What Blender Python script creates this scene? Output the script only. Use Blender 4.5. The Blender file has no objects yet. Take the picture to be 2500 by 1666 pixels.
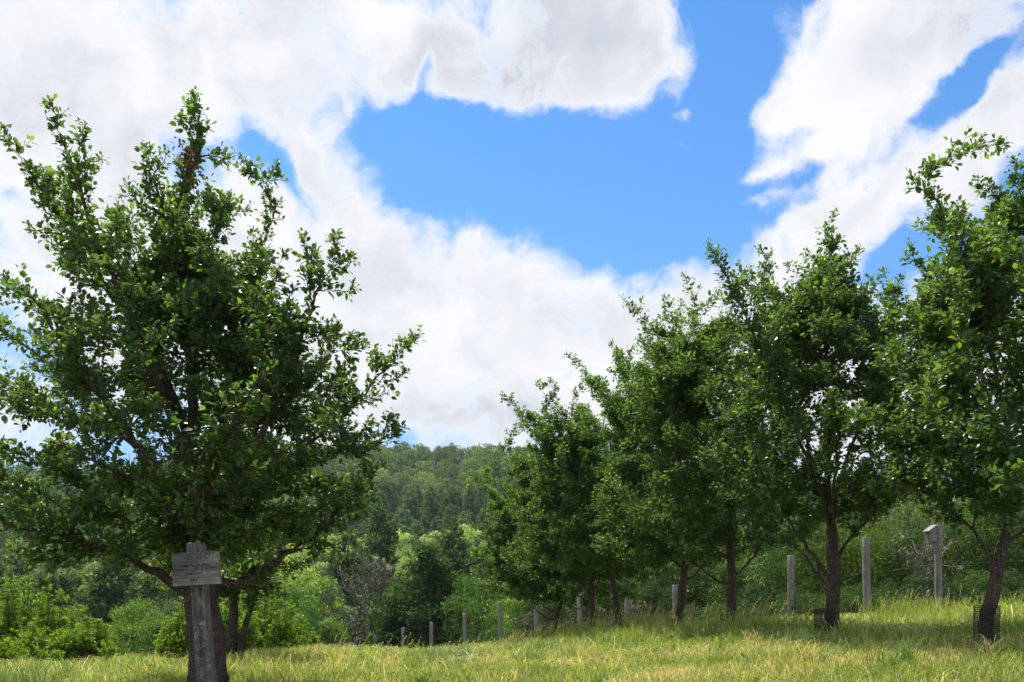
import bpy, math, random
import numpy as np
from mathutils import Vector

rng = np.random.default_rng(11)
R = math.radians
S = bpy.context.scene
COL = S.collection

# ------------------------------------------------------------------ camera
F, HZ, CZ = 1944.0, 1450.0, 1.5            # focal length / horizon row in photo pixels, eye height
cam_d = bpy.data.cameras.new("camera")
cam_d.sensor_width = 36.0
cam_d.lens = 36.0 * F / 2500.0
cam_d.shift_y = (HZ - 833.0) / 2500.0
cam_d.clip_end = 5000.0
cam = bpy.data.objects.new("camera", cam_d)
cam.location = (0, 0, CZ)
cam.rotation_euler = (R(90), 0, 0)
COL.objects.link(cam)
S.camera = cam

SUN_EL, SUN_AZ = 64.0, -38.0                # azimuth clockwise from +Y (view direction)
# ------------------------------------------------------------------ sun
sd = bpy.data.lights.new("sun", 'SUN')
sd.energy = 5.0
sd.angle = R(0.53)
sd.color = (1.0, 0.955, 0.87)
so = bpy.data.objects.new("sun", sd)
sv = Vector((math.sin(R(SUN_AZ)) * math.cos(R(SUN_EL)), math.cos(R(SUN_AZ)) * math.cos(R(SUN_EL)), math.sin(R(SUN_EL))))
so.rotation_euler = sv.to_track_quat('Z', 'Y').to_euler()
so.location = (-20, 10, 40)
COL.objects.link(so)

S.view_settings.view_transform = 'Standard'
S.view_settings.look = 'None'
S.view_settings.exposure = 0.30
S.view_settings.gamma = 1.0
S.render.engine = 'CYCLES'
S.cycles.max_bounces = 7
S.cycles.diffuse_bounces = 3
S.cycles.glossy_bounces = 2
S.cycles.transmission_bounces = 4
S.cycles.volume_bounces = 0
S.cycles.transparent_max_bounces = 6
S.cycles.use_denoising = True
S.cycles.use_adaptive_sampling = False
S.cycles.sample_clamp_indirect = 6.0

# ------------------------------------------------------------------ node helper
class NT:
    def __init__(s, tree):
        s.t = tree; tree.nodes.clear()
    def n(s, typ, **kw):
        nd = s.t.nodes.new(typ)
        for k, v in kw.items():
            setattr(nd, k, v)
        return nd
    def set(s, sock, v):
        if isinstance(v, bpy.types.NodeSocket): s.t.links.new(v, sock)
        elif v is not None: sock.default_value = v
    def math(s, op, a, b=None, c=None, clamp=False):
        nd = s.n('ShaderNodeMath', operation=op, use_clamp=clamp)
        s.set(nd.inputs[0], a); s.set(nd.inputs[1], b); s.set(nd.inputs[2], c)
        return nd.outputs[0]
    def vec(s, op, a, b=None, out=0):
        nd = s.n('ShaderNodeVectorMath', operation=op)
        s.set(nd.inputs[0], a)
        if op == 'SCALE': s.set(nd.inputs[3], b)
        else: s.set(nd.inputs[1], b)
        return nd.outputs[out]
    def noise(s, v, scale, detail=4.0, rough=0.5, out=0, dist=0.0):
        nd = s.n('ShaderNodeTexNoise')
        if v is not None: s.set(nd.inputs['Vector'], v)
        nd.inputs['Scale'].default_value = scale
        nd.inputs['Detail'].default_value = detail
        nd.inputs['Roughness'].default_value = rough
        nd.inputs['Distortion'].default_value = dist
        return nd.outputs[out]
    def mr(s, v, a, b, c=0.0, d=1.0, smooth=False):
        nd = s.n('ShaderNodeMapRange')
        if smooth: nd.interpolation_type = 'SMOOTHSTEP'
        s.set(nd.inputs[0], v)
        for i, x in enumerate((a, b, c, d)): nd.inputs[i + 1].default_value = x
        return nd.outputs[0]
    def mix(s, f, a, b, blend='MIX'):
        nd = s.n('ShaderNodeMix', data_type='RGBA', blend_type=blend)
        s.set(nd.inputs[0], f)
        for i, x in ((6, a), (7, b)):
            if isinstance(x, tuple) and len(x) == 3: x = (*x, 1.0)
            s.set(nd.inputs[i], x)
        return nd.outputs[2]
    def comb(s, x, y, z=0.0):
        nd = s.n('ShaderNodeCombineXYZ')
        s.set(nd.inputs[0], x); s.set(nd.inputs[1], y); s.set(nd.inputs[2], z)
        return nd.outputs[0]

# ------------------------------------------------------------------ world: Nishita sky with fair-weather clouds
W = bpy.data.worlds.new("World"); S.world = W; W.use_nodes = True
w = NT(W.node_tree)
tc = w.n('ShaderNodeTexCoord').outputs['Generated']
sep = w.n('ShaderNodeSeparateXYZ'); w.set(sep.inputs[0], tc)
X_, Y_, Z_ = sep.outputs
az = w.math('ARCTAN2', X_, Y_)
hyp = w.math('SQRT', w.math('ADD', w.math('MULTIPLY', X_, X_), w.math('MULTIPLY', Y_, Y_)))
el = w.math('ARCTAN2', Z_, hyp)
P0 = w.comb(az, el)
def skyp(px, py):                          # photo pixel -> azimuth, elevation of that sky direction
    u, v = (px - 1250) / F, (HZ - py) / F
    return math.atan2(u, 1.0), math.atan2(v, math.sqrt(1 + u * u))
# lumpy domain warp, coarse and fine
n1 = w.vec('SUBTRACT', w.noise(P0, 5.0, 2.0, 0.5, out=1), (0.5, 0.5, 0.5))
n2 = w.vec('SUBTRACT', w.noise(P0, 17.0, 3.0, 0.55, out=1), (0.5, 0.5, 0.5))
PW = w.vec('ADD', w.vec('ADD', P0, w.vec('SCALE', n1, 0.10)), w.vec('SCALE', n2, 0.05))
def blob(cx, cy, rx, ry, wt, rot=0.0, soft=0.08):
    a, e = skyp(cx, cy)
    a2, _ = skyp(cx + rx, cy); a1, _ = skyp(cx - rx, cy)
    _, e2 = skyp(cx, cy - ry); _, e1 = skyp(cx, cy + ry)
    sx, sy = (a2 - a1) / 2, abs(e2 - e1) / 2
    m = w.n('ShaderNodeMapping', vector_type='TEXTURE')
    w.set(m.inputs[0], PW)
    m.inputs[1].default_value = (a, e, 0); m.inputs[2].default_value = (0, 0, R(rot)); m.inputs[3].default_value = (sx, sy, 1)
    ln = w.vec('LENGTH', m.outputs[0], out=1)
    return w.mr(ln, soft, 1.58, wt * .88, 0.0, True)
CLOUD = [  # cx, cy, rx, ry, weight, rot
    (200, 60, 620, 300, 1.3, 0), (760, 60, 400, 210, 1.3, 0), (120, 420, 330, 330, 1.0, 0), (560, 240, 300, 110, .9, 0),
    (850, 440, 115, 210, 1.1, 8), (960, 150, 120, 90, .8, 0), (770, 330, 110, 70, .5, 0),
    (1330, 40, 300, 230, 1.3, 0), (1500, 60, 150, 190, 1.0, 0), (1240, 170, 150, 110, .9, 0), (1660, 170, 50, 75, .5, 0), (1675, 268, 40, 18, .65, 0),
    (640, 500, 120, 110, 1.0, 0), (480, 560, 330, 130, .8, 0), (950, 800, 420, 215, 1.4, 0), (1330, 770, 270, 135, 1.1, 0), (1100, 1000, 520, 170, 1.0, 0),
    (1650, 860, 400, 170, 1.3, 0), (1900, 1020, 450, 200, .9, 0), (1800, 660, 220, 100, 1.0, 0), (300, 900, 500, 250, .7, 0),
    (2260, 60, 330, 150, 1.2, 0), (2010, 170, 210, 90, 1.1, 32), (2120, 260, 160, 80, .8, 20), (1890, 245, 70, 45, .6, 0), (2200, 180, 150, 90, .5, 0),
    (1930, 350, 170, 40, .75, 14), (1855, 450, 90, 52, .9, 8), (2200, 430, 280, 150, 1.4, 25), (2420, 360, 170, 120, 1.2, 0), (1980, 540, 190, 70, .9, 10),
    (2460, 225, 80, 45, .9, 25), (2300, 900, 420, 210, 1.0, 0), (1060, 325, 110, 14, .30, 0), (1250, 500, 30, 14, .25, 0), (2050, 30, 150, 60, .8, 0)]
HOLE = [(1970, 312, 120, 28, .55, 10), (1900, 415, 90, 24, .5, 5), (2110, 395, 60, 50, .4, 0), (2290, 275, 180, 42, .8, 28), (1760, 300, 60, 260, .4, 0), (640, 355, 95, 62, .95, -10), (2330, 235, 120, 50, .7, 15), (745, 470, 45, 60, .5, 0), (1045, 150, 22, 80, .8, 0), (1330, 420, 470, 150, .9, -12), (1090, 470, 210, 95, .7, 0), (1000, 290, 190, 75, .6, 0), (1790, 200, 80, 320, 1.0, 0),
        (1600, 560, 170, 140, .8, 0), (2230, 640, 140, 50, .8, 0), (2050, 455, 60, 26, .3, 0), (60, 470, 60, 45, .4, 0), (985, 1075, 75, 25, .45, 0), (1900, 90, 60, 60, .4, 0),
        (2370, 210, 70, 60, .5, 0), (1570, 705, 70, 35, .5, 0)]
acc = None
for c in CLOUD:
    v = blob(*c)
    acc = v if acc is None else w.math('ADD', acc, v)
acc = w.math('MINIMUM', acc, 1.0)
hol = None
for c in HOLE:
    v = blob(*c)
    hol = v if hol is None else w.math('ADD', hol, v)
inside = w.mr(w.math('ABSOLUTE', az), 0.62, 0.95, 1.0, 0.0, True)   # beyond the mapped part of the sky: scattered clouds
generic = w.mr(w.noise(tc, 2.2, 3.0), 0.42, 0.62, 0.0, 1.2)
upper = w.mr(el, 0.66, 0.85, 1.0, 0.0, True)
inside = w.math('MULTIPLY', inside, upper)
mapped = w.math('SUBTRACT', acc, hol)
field = w.math('ADD', w.math('MULTIPLY', mapped, inside), w.math('MULTIPLY', generic, w.math('SUBTRACT', 1.0, inside)))
puff = w.noise(PW, 9.0, 8.0, 0.55)
wisp = w.noise(w.vec('MULTIPLY', PW, (1.0, 1.5, 1.0)), 26.0, 8.0, 0.72, dist=0.6)
field = w.math('ADD', field, w.math('MULTIPLY', w.math('SUBTRACT', puff, 0.5), 2.6))
field = w.math('ADD', field, w.math('MULTIPLY', w.math('SUBTRACT', wisp, 0.5), 1.1))
alpha = w.mr(field, -0.02, 0.92, 0.0, 1.0, True)
# thickness shading inside the clouds: sunlit white crests, pale lavender grey bases
thick = w.mr(field, 0.45, 1.2, 0.0, 1.0, True)
soft = w.noise(PW, 6.5, 5.0, 0.5)
soft2 = w.noise(w.vec('ADD', PW, (0.02, -0.03, 3.0)), 14.0, 4.0, 0.5)
g = w.math('MULTIPLY', thick, w.mr(w.math('ADD', w.math('MULTIPLY', soft, 0.65), w.math('MULTIPLY', soft2, 0.35)), 0.40, 0.62, 0.0, 1.0, True))
greyblobs = [(1330, 110, 290, 150, .95, 0), (1120, 1030, 260, 70, .8, 0), (2350, 70, 280, 120, .8, 0), (300, 330, 260, 90, .35, 0), (1330, 800, 160, 80, .35, 0), (80, 120, 200, 200, .25, 0)]
gb = None
for c in greyblobs:
    v = blob(*c, soft=0.0)
    gb = v if gb is None else w.math('ADD', gb, v)
g = w.math('MINIMUM', w.math('ADD', w.math('MULTIPLY', g, 0.62), w.math('MULTIPLY', gb, thick)), 1.0)
ccol = w.mix(g, (11.0, 11.1, 11.35), (6.9, 7.3, 8.4))
sky = w.n('ShaderNodeTexSky', sky_type='NISHITA', sun_disc=False)
sky.sun_elevation = R(SUN_EL); sky.sun_rotation = R(SUN_AZ)
sky.air_density = 1.0; sky.dust_density = 0.3; sky.ozone_density = 3.0
blue = w.mix(1.0, sky.outputs[0], w.mix(w.mr(el, 0.02, 0.36, 0.0, 1.0), (1.0, 1.15, 1.34), w.mix(w.mr(el, 0.30, 0.62, 0.0, 1.0), (1.14, 1.80, 2.20), (0.86, 1.70, 2.30))), 'MULTIPLY')
skyc = w.mix(alpha, blue, ccol)
bg = w.n('ShaderNodeBackground'); w.set(bg.inputs[0], skyc); bg.inputs[1].default_value = 0.072
wo = w.n('ShaderNodeOutputWorld'); w.t.links.new(bg.outputs[0], wo.inputs[0])
W.cycles.sampling_method = 'MANUAL'; W.cycles.sample_map_resolution = 1024

# ------------------------------------------------------------------ mesh helpers
def mk(name, V, Fs, mat=None, smooth=False, tint=None):
    V = np.asarray(V, dtype=np.float32)
    Fs = [np.asarray(f, dtype=np.int32) for f in Fs if len(f)]
    me = bpy.data.meshes.new(name)
    me.vertices.add(len(V)); me.vertices.foreach_set('co', V.ravel())
    loops = np.concatenate([f.ravel() for f in Fs])
    tot = np.concatenate([np.full(len(f), f.shape[1], dtype=np.int32) for f in Fs])
    st = np.zeros(len(tot), dtype=np.int32); st[1:] = np.cumsum(tot)[:-1]
    me.loops.add(len(loops)); me.loops.foreach_set('vertex_index', loops)
    me.polygons.add(len(tot)); me.polygons.foreach_set('loop_start', st)
    me.polygons.foreach_set('use_smooth', np.full(len(tot), smooth, dtype=bool))
    if tint is not None:
        at = me.attributes.new('tint', 'FLOAT_COLOR', 'POINT')
        c = np.ones((len(V), 4), dtype=np.float32); c[:, :3] = tint
        at.data.foreach_set('color', c.ravel())
    me.update(calc_edges=True)
    if mat: me.materials.append(mat)
    return me

def merge(parts):
    """[(V, [F...])] -> (V, [F by size])"""
    Vs, by, off = [], {}, 0
    for V, Fs in parts:
        for f in Fs:
            if len(f): by.setdefault(f.shape[1], []).append(np.asarray(f) + off)
        Vs.append(V); off += len(V)
    return np.concatenate(Vs), [np.concatenate(x) for x in by.values()]

def obj(name, me, parent=None, loc=None, rot=None):
    o = bpy.data.objects.new(name, me); COL.objects.link(o)
    if parent: o.parent = parent
    if loc is not None: o.location = loc
    if rot is not None: o.rotation_euler = rot
    return o

def tag(o, label=None, cat=None, group=None, kind=None):
    if label: o['label'] = label
    if cat: o['category'] = cat
    if group: o['group'] = group
    if kind: o['kind'] = kind
    return o

def nrm(a):
    return a / np.maximum(np.linalg.norm(a, axis=-1, keepdims=True), 1e-9)

def rvec(n, g=rng):
    return nrm(g.normal(size=(n, 3)))

def tubes(P, Rr, sides=5, cap=True):
    """P [N,n,3], Rr [N,n] -> V, [F]"""
    P = np.asarray(P, float); Rr = np.asarray(Rr, float)
    N, n, _ = P.shape
    T = np.gradient(P, axis=1); T = nrm(T)
    ref = np.where(np.abs(T[:, :1, 2:3]) > 0.8, np.array([1.0, 0.1, 0]), np.array([0.05, 0.1, 1.0]))
    ref = np.broadcast_to(ref, T.shape)
    A = nrm(np.cross(T, ref)); B = np.cross(T, A)
    th = np.linspace(0, 2 * np.pi, sides, endpoint=False)
    ring = P[:, :, None] + Rr[:, :, None, None] * (np.cos(th)[None, None, :, None] * A[:, :, None] + np.sin(th)[None, None, :, None] * B[:, :, None])
    V = ring.reshape(-1, 3)
    idx = np.arange(N * n * sides).reshape(N, n, sides)
    a = idx[:, :-1]; b = idx[:, 1:]
    Fq = np.stack([a, np.roll(a, -1, 2), np.roll(b, -1, 2), b], -1).reshape(-1, 4)
    Fs = [Fq]
    if cap: Fs.append(idx[:, -1].reshape(-1, sides))
    return V, Fs

def bez(p0, c1, c2, p1, n):
    t = np.linspace(0, 1, n)[:, None]
    return (1 - t) ** 3 * p0 + 3 * (1 - t) ** 2 * t * c1 + 3 * (1 - t) * t * t * c2 + t ** 3 * p1

LEAF8 = (np.array([[0, 0, 0], [.27, .40, .07], [.27, 0, 0], [.27, -.40, .07], [.66, .40, .04], [.66, 0, -.04], [.66, -.40, .04], [1, 0, -.14]]),
         [np.array([[0, 2, 1], [0, 3, 2], [5, 7, 4], [5, 6, 7]]), np.array([[2, 5, 4, 1], [2, 3, 6, 5]])])
LEAF4 = (np.array([[0, 0, 0], [.45, .48, .09], [.45, -.48, .09], [1, 0, -.08]]), [np.array([[0, 2, 3], [0, 3, 1]])])
NEEDLE = (np.array([[0, .5, 0], [0, -.5, 0], [1, 0, 0]]), [np.array([[0, 1, 2]])])

def leaves(P, D, U, L, wr=0.62, tpl=LEAF4):
    T, Fs = tpl
    D = nrm(D); B = nrm(np.cross(U, D)); N_ = np.cross(D, B)
    L = np.asarray(L)[:, None]
    V = P[:, None] + L[:, None] * (T[None, :, 0:1] * D[:, None] + T[None, :, 1:2] * wr * B[:, None] + T[None, :, 2:3] * N_[:, None])
    k = len(T); off = (np.arange(len(P)) * k)[:, None, None]
    return V.reshape(-1, 3), [(f[None] + off).reshape(-1, f.shape[1]) for f in Fs]

# value noise (numpy) used to lay out real patches of plants
_ng = np.random.default_rng(5).random((256, 256))
def vnoise(x, y):
    xi, yi = np.floor(x).astype(int), np.floor(y).astype(int)
    fx, fy = x - xi, y - yi
    fx, fy = fx * fx * (3 - 2 * fx), fy * fy * (3 - 2 * fy)
    g = lambda a, b: _ng[a % 256, b % 256]
    return (g(xi, yi) * (1 - fx) + g(xi + 1, yi) * fx) * (1 - fy) + (g(xi, yi + 1) * (1 - fx) + g(xi + 1, yi + 1) * fx) * fy
def fbm(x, y, o=3):
    s, a, t = 0, 1, 0
    for i in range(o):
        s = s + a * vnoise(x * 2 ** i + 17 * i, y * 2 ** i + 5 * i); t += a; a *= .5
    return s / t

# ------------------------------------------------------------------ materials
def material(name):
    m = bpy.data.materials.new(name); m.use_nodes = True
    return m, NT(m.node_tree)

def finish(n, sh, disp=None):
    o = n.n('ShaderNodeOutputMaterial'); n.t.links.new(sh, o.inputs[0])

def leaf_mat(name, col, spread=0.35, rough=0.4, trans=0.35, source='const', young=None, spec=0.5, yfac=0.25, under=0.0):
    m, n = material(name)
    if source == 'object':
        base = n.n('ShaderNodeObjectInfo').outputs['Color']
    elif source == 'tint':
        base = n.n('ShaderNodeAttribute', attribute_name='tint').outputs['Color']
    else:
        base = (*col, 1)
    geo = n.n('ShaderNodeNewGeometry')
    ri = geo.outputs['Random Per Island']
    k = n.mr(ri, 0, 1, 1 - spread, 1 + spread)
    hs = n.n('ShaderNodeHueSaturation')
    n.set(hs.inputs['Color'], base)
    n.set(hs.inputs['Value'], k)
    n.set(hs.inputs['Hue'], n.mr(n.math('FRACT', n.math('MULTIPLY', ri, 37.7)), 0, 1, 0.487, 0.513))
    c = hs.outputs[0]
    if young:
        c = n.mix(n.mr(n.math('FRACT', n.math('MULTIPLY', ri, 91.3)), 1 - yfac, 1 - yfac + .05), c, young)
    if under > 0:
        c = n.mix(n.math('MULTIPLY', geo.outputs['Backfacing'], under), c, (0.20, 0.26, 0.15))
    p = n.n('ShaderNodeBsdfPrincipled')
    n.set(p.inputs['Base Color'], c)
    p.inputs['Roughness'].default_value = rough
    p.inputs['Specular IOR Level'].default_value = spec
    t = n.n('ShaderNodeBsdfTranslucent')
    n.set(t.inputs['Color'], n.mix(1.0, c, (1.9, 2.0, 0.7), 'MULTIPLY'))
    mx = n.n('ShaderNodeMixShader'); mx.inputs[0].default_value = trans
    n.t.links.new(p.outputs[0], mx.inputs[1]); n.t.links.new(t.outputs[0], mx.inputs[2])
    finish(n, mx.outputs[0])
    return m

def bark_mat(name, col, light, lscale=26.0, lthr=0.62, stretch=(1, 1, .35), bump=0.6, rough=.9):
    m, n = material(name)
    tcn = n.n('ShaderNodeTexCoord').outputs['Object']
    v = n.vec('MULTIPLY', tcn, stretch)
    a = n.noise(v, 30, 6, .65); b = n.noise(tcn, lscale, 5, .65); cc = n.noise(v, 90, 4, .6)
    c = n.mix(n.mr(a, .3, .7), tuple(x * .55 for x in col), tuple(x * 1.35 for x in col))
    c = n.mix(n.mr(b, lthr, lthr + .09), c, light)
    p = n.n('ShaderNodeBsdfPrincipled'); n.set(p.inputs['Base Color'], c); p.inputs['Roughness'].default_value = rough
    p.inputs['Specular IOR Level'].default_value = .25
    bp = n.n('ShaderNodeBump'); bp.inputs['Strength'].default_value = bump; bp.inputs['Distance'].default_value = 0.012
    n.set(bp.inputs['Height'], n.math('ADD', a, n.math('MULTIPLY', cc, .5))); n.t.links.new(bp.outputs[0], p.inputs['Normal'])
    finish(n, p.outputs[0]); return m

def wood_mat(name, col, axis='Z', crack=0.5, lichen=None):
    m, n = material(name)
    tcn = n.n('ShaderNodeTexCoord').outputs['Object']
    st = {'Z': (1, 1, .04), 'X': (.05, 1, 1), 'Y': (1, .05, 1)}[axis]
    v = n.vec('MULTIPLY', tcn, st)
    a = n.noise(v, 70, 6, .75); b = n.noise(v, 26, 5, .65); big = n.noise(tcn, 11, 5, .7)
    c = n.mix(n.mr(a, .32, .68), tuple(x * .35 for x in col), tuple(x * 1.8 for x in col))
    c = n.mix(n.mr(b, .57, .63), c, tuple(x * .18 for x in col))
    c = n.mix(n.mr(big, .40, .66), c, tuple(x * .62 for x in col))
    if lichen:
        c = n.mix(n.mr(n.noise(tcn, 30, 6, .75), .55, .62), c, lichen)
    p = n.n('ShaderNodeBsdfPrincipled'); n.set(p.inputs['Base Color'], c); p.inputs['Roughness'].default_value = .92
    p.inputs['Specular IOR Level'].default_value = .2
    bp = n.n('ShaderNodeBump'); bp.inputs['Strength'].default_value = crack; bp.inputs['Distance'].default_value = .006
    n.set(bp.inputs['Height'], n.math('SUBTRACT', a, n.math('MULTIPLY', n.mr(b, .58, .70), 1.5))); n.t.links.new(bp.outputs[0], p.inputs['Normal'])
    finish(n, p.outputs[0]); return m

def plain(name, col, rough=.6, metal=0.0):
    m, n = material(name)
    tcn = n.n('ShaderNodeTexCoord').outputs['Object']
    k = n.noise(tcn, 60, 3)
    c = n.mix(n.mr(k, .3, .7), tuple(x * .75 for x in col), tuple(min(1, x * 1.2) for x in col))
    p = n.n('ShaderNodeBsdfPrincipled'); n.set(p.inputs['Base Color'], c); p.inputs['Roughness'].default_value = rough; p.inputs['Metallic'].default_value = metal
    finish(n, p.outputs[0]); return m

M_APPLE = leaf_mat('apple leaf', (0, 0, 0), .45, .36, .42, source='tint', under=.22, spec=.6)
M_APPLE_FAR = leaf_mat('apple leaf of far trees', (0, 0, 0), .40, .45, .44, source='tint', under=.18, spec=.45)
M_YOUNG = leaf_mat('young orchard leaf', (0.165, 0.26, 0.030), .4, .42, .42, young=(0.2, .28, .04), yfac=.2)
M_DEAD = leaf_mat('dead leaf', (0.11, 0.035, 0.02), .4, .8, .15)
M_TREE = leaf_mat('broadleaf foliage', (0, 0, 0), .45, .55, .38, source='object', spec=.35)
M_FOREST = leaf_mat('forest foliage', (0, 0, 0), .35, .6, .35, source='tint', spec=.25)
M_GRASS = leaf_mat('grass blades', (0, 0, 0), .30, .55, .38, source='tint', spec=.3)
M_BARK = bark_mat('apple bark', (0.078, 0.053, 0.042), (0.25, 0.24, 0.20), 48, .57, bump=1.0)
M_BARK2 = bark_mat('forest bark', (0.10, 0.085, 0.07), (0.2, 0.2, 0.17), 6, .65)
M_GREYBARK = bark_mat('dead grey bark', (0.20, 0.185, 0.14), (0.34, 0.33, 0.27), 8, .6)
M_POST = wood_mat('weathered fence post', (0.27, 0.25, 0.22), 'Z', .5)
M_SIGNPOST = wood_mat('weathered sign post', (0.15, 0.13, 0.125), 'Z', 1.0, (0.27, 0.28, 0.22))
M_BOARD = wood_mat('weathered sign board', (0.25, 0.225, 0.205), 'X', .8, None)
nb = NT(M_BOARD.node_tree) if False else None
t_ = M_BOARD.node_tree
pr_ = [q_ for q_ in t_.nodes if q_.type == 'BSDF_PRINCIPLED'][0]
src_ = pr_.inputs['Base Color'].links[0].from_socket
class _K(NT):
    def __init__(s, tree): s.t = tree
kb = _K(t_)
oc = kb.n('ShaderNodeTexCoord').outputs['Object']
sx_ = kb.n('ShaderNodeSeparateXYZ'); kb.set(sx_.inputs[0], oc)
stain = kb.math('ADD', kb.math('SUBTRACT', kb.math('MULTIPLY', sx_.outputs[2], 9.0), kb.math('MULTIPLY', sx_.outputs[0], 6.0)), kb.math('MULTIPLY', kb.math('SUBTRACT', kb.noise(oc, 34, 6, .7), .5), 2.4))
cb = kb.mix(kb.mr(stain, -.15, .35, 0.0, .62), src_, (0.055, 0.052, 0.046))
for x0_ in (.024, .046):                      # pale run marks down the board
    st_ = kb.math('MULTIPLY', kb.mr(kb.math('ABSOLUTE', kb.math('SUBTRACT', sx_.outputs[0], x0_)), .0012, .0030, 1.0, 0.0), kb.mr(kb.noise(oc, 60, 3), .42, .55))
    cb = kb.mix(kb.math('MULTIPLY', st_, kb.mr(sx_.outputs[2], -.06, -.01)), cb, (0.42, 0.39, 0.36))
pat = kb.mr(kb.noise(kb.vec('MULTIPLY', oc, (.12, 1, 1)), 55, 4, .6), .62, .68)
cb = kb.mix(kb.math('MULTIPLY', pat, kb.mr(sx_.outputs[2], -.01, -.03)), cb, (0.48, 0.45, 0.42))
t_.links.new(cb, pr_.inputs['Base Color'])
M_BOX = wood_mat('birdhouse wood', (0.24, 0.215, 0.21), 'Z', .3)
M_ROOFW = wood_mat('birdhouse roof wood', (0.36, 0.345, 0.31), 'X', .3)
M_LETTER = plain('burnt lettering', (0.018, 0.016, 0.015), .9)
M_WIRE = plain('galvanised wire', (0.20, 0.21, 0.20), .6, .3)
M_GUARD = plain('black plastic mesh', (0.018, 0.018, 0.017), .55)
M_FLOWER = plain('white clover bloom', (0.72, 0.70, 0.62), .8)

# ------------------------------------------------------------------ terrain
def at(px, d):                              # X of a photo column at distance d
    return (px - 1250) / F * d
def zz(py, d):                              # height of a photo row at distance d
    return CZ + d * (HZ - py) / F
APPLE_D = {'T1': (2418, 7.3, 1592), 'T2': (2030, 9.6, 1562), 'T3': (1787, 12.2, 1557), 'T4': (1655, 14.8, 1557), 'T5': (1512, 17.6, 1559), 'T6': (1445, 19.8, 1557), 'T7': (1352, 23.0, 1571)}
FENCE = [(2500 + 190, 15.5, 1235), (2500 - 6 + 60, 17.2, 1262), (2290, 19.0, 1283), (2114, 20.5, 1312), (1931, 22.5, 1356), (1788, 24.5, 1397), (1648, 26.5, 1428), (1532, 28.7, 1444),
         (1415, 31.0, 1452), (1309, 33.5, 1458), (1219, 36, 1470), (1134, 38.5, 1497), (1053, 41, 1519), (983, 43.5, 1533), (916, 46.5, 1552), (855, 49.5, 1571), (793, 52.5, 1590)]
POST_H = 2.3
ctrl = [(0, 0, 0), (-4, 0, -.1), (4, 0, .15), (0, 3.5, .33), (-3, 4, .42), (3, 4, .55), (0, 7, .60), (0, 9, .62), (0, 12, .54), (0, 16, .33), (0, 20, 0.0), (-.8, 25, -.5),
        (-2.62, 6.9, .62), (-3.7, 10.5, .49), (-4.6, 12, .40), (-8.3, 14, .15), (-5, 17, .05), (-3.5, 20, -.15), (-10, 20, -.6), (-14, 14, -.2), (-12, 8, .1), (-8, 8, .35), (-5, 5, .45),
        (4, 6, .93), (7.7, 12, 1.12), (6.2, 14, .84), (7.6, 17, .88), (8.6, 16, 1.0), (5.2, 12, .92), (10, 5, 1.3), (14, 15, 1.5), (15, 22, 1.0), (8, 4, 1.1), (14, 5, 1.6), (6, 9, 1.12), (0, -10, -.6), (-10, -10, -.8), (10, -10, 0.2),
        (25, 10, 2.0), (25, 40, -.5), (-25, 10, -1.2), (-25, 40, -5), (-10, 30, -2.0), (-20, 25, -2.2), (10, 40, -3), (0, 55, -5.5), (20, 55, -3.5), (-20, 60, -6.5), (0, 45, -4)]
for k, (px, d, py) in APPLE_D.items():
    ctrl.append((at(px, d), d, zz(py, d)))
for px, d, py in FENCE:
    ctrl.append((at(px, d), d, zz(py, d) - POST_H))
ctrl = np.array(ctrl, float)
def _tps_fit(P, z, lam=0.6):
    d = np.linalg.norm(P[:, None] - P[None], axis=2)
    K = np.where(d > 0, d * d * np.log(d + 1e-9), 0) + lam * np.eye(len(P))
    Q = np.c_[np.ones(len(P)), P]
    A = np.block([[K, Q], [Q.T, np.zeros((3, 3))]])
    return np.linalg.solve(A, np.r_[z, 0, 0, 0])
_w = _tps_fit(ctrl[:, :2], ctrl[:, 2])
def height(x, y):
    x = np.asarray(x, float); y = np.asarray(y, float)
    sh = x.shape; xf, yf = np.clip(x.ravel(), -28, 28), np.clip(y.ravel(), -14, 62)
    out = np.empty(len(xf))
    for i in range(0, len(xf), 20000):
        q = np.c_[xf[i:i + 20000], yf[i:i + 20000]]
        d = np.linalg.norm(q[:, None] - ctrl[None, :, :2], axis=2)
        out[i:i + 20000] = (d * d * np.log(d + 1e-9)) @ _w[:-3] + _w[-3] + q @ _w[-2:]
    near = out.reshape(sh)
    far = np.interp(y, [40, 60, 80, 110, 150, 200, 250, 300, 350, 400, 450, 520, 900, 1500], [-4, -6, -7, -6, 0, 11, 25, 40, 54, 65, 69, 60, 20, 10])
    lat = np.interp(x, [-500, -200, -90, 30, 90, 170, 500], [.70, .85, 1.0, .99, .86, .62, .5])
    far = (far + 8) * lat - 8 + (fbm(x / 45 + 9, y / 45 + 3, 3) - .5) * np.interp(y, [60, 250], [1.0, 11])
    t = np.clip((y - 50) / 28, 0, 1); t = t * t * (3 - 2 * t)
    z = near * (1 - t) + far * t
    return z + (fbm(x * 1.1, y * 1.1, 2) - .5) * .05
def h1(x, y): return float(height(np.array([x]), np.array([y]))[0])

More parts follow.
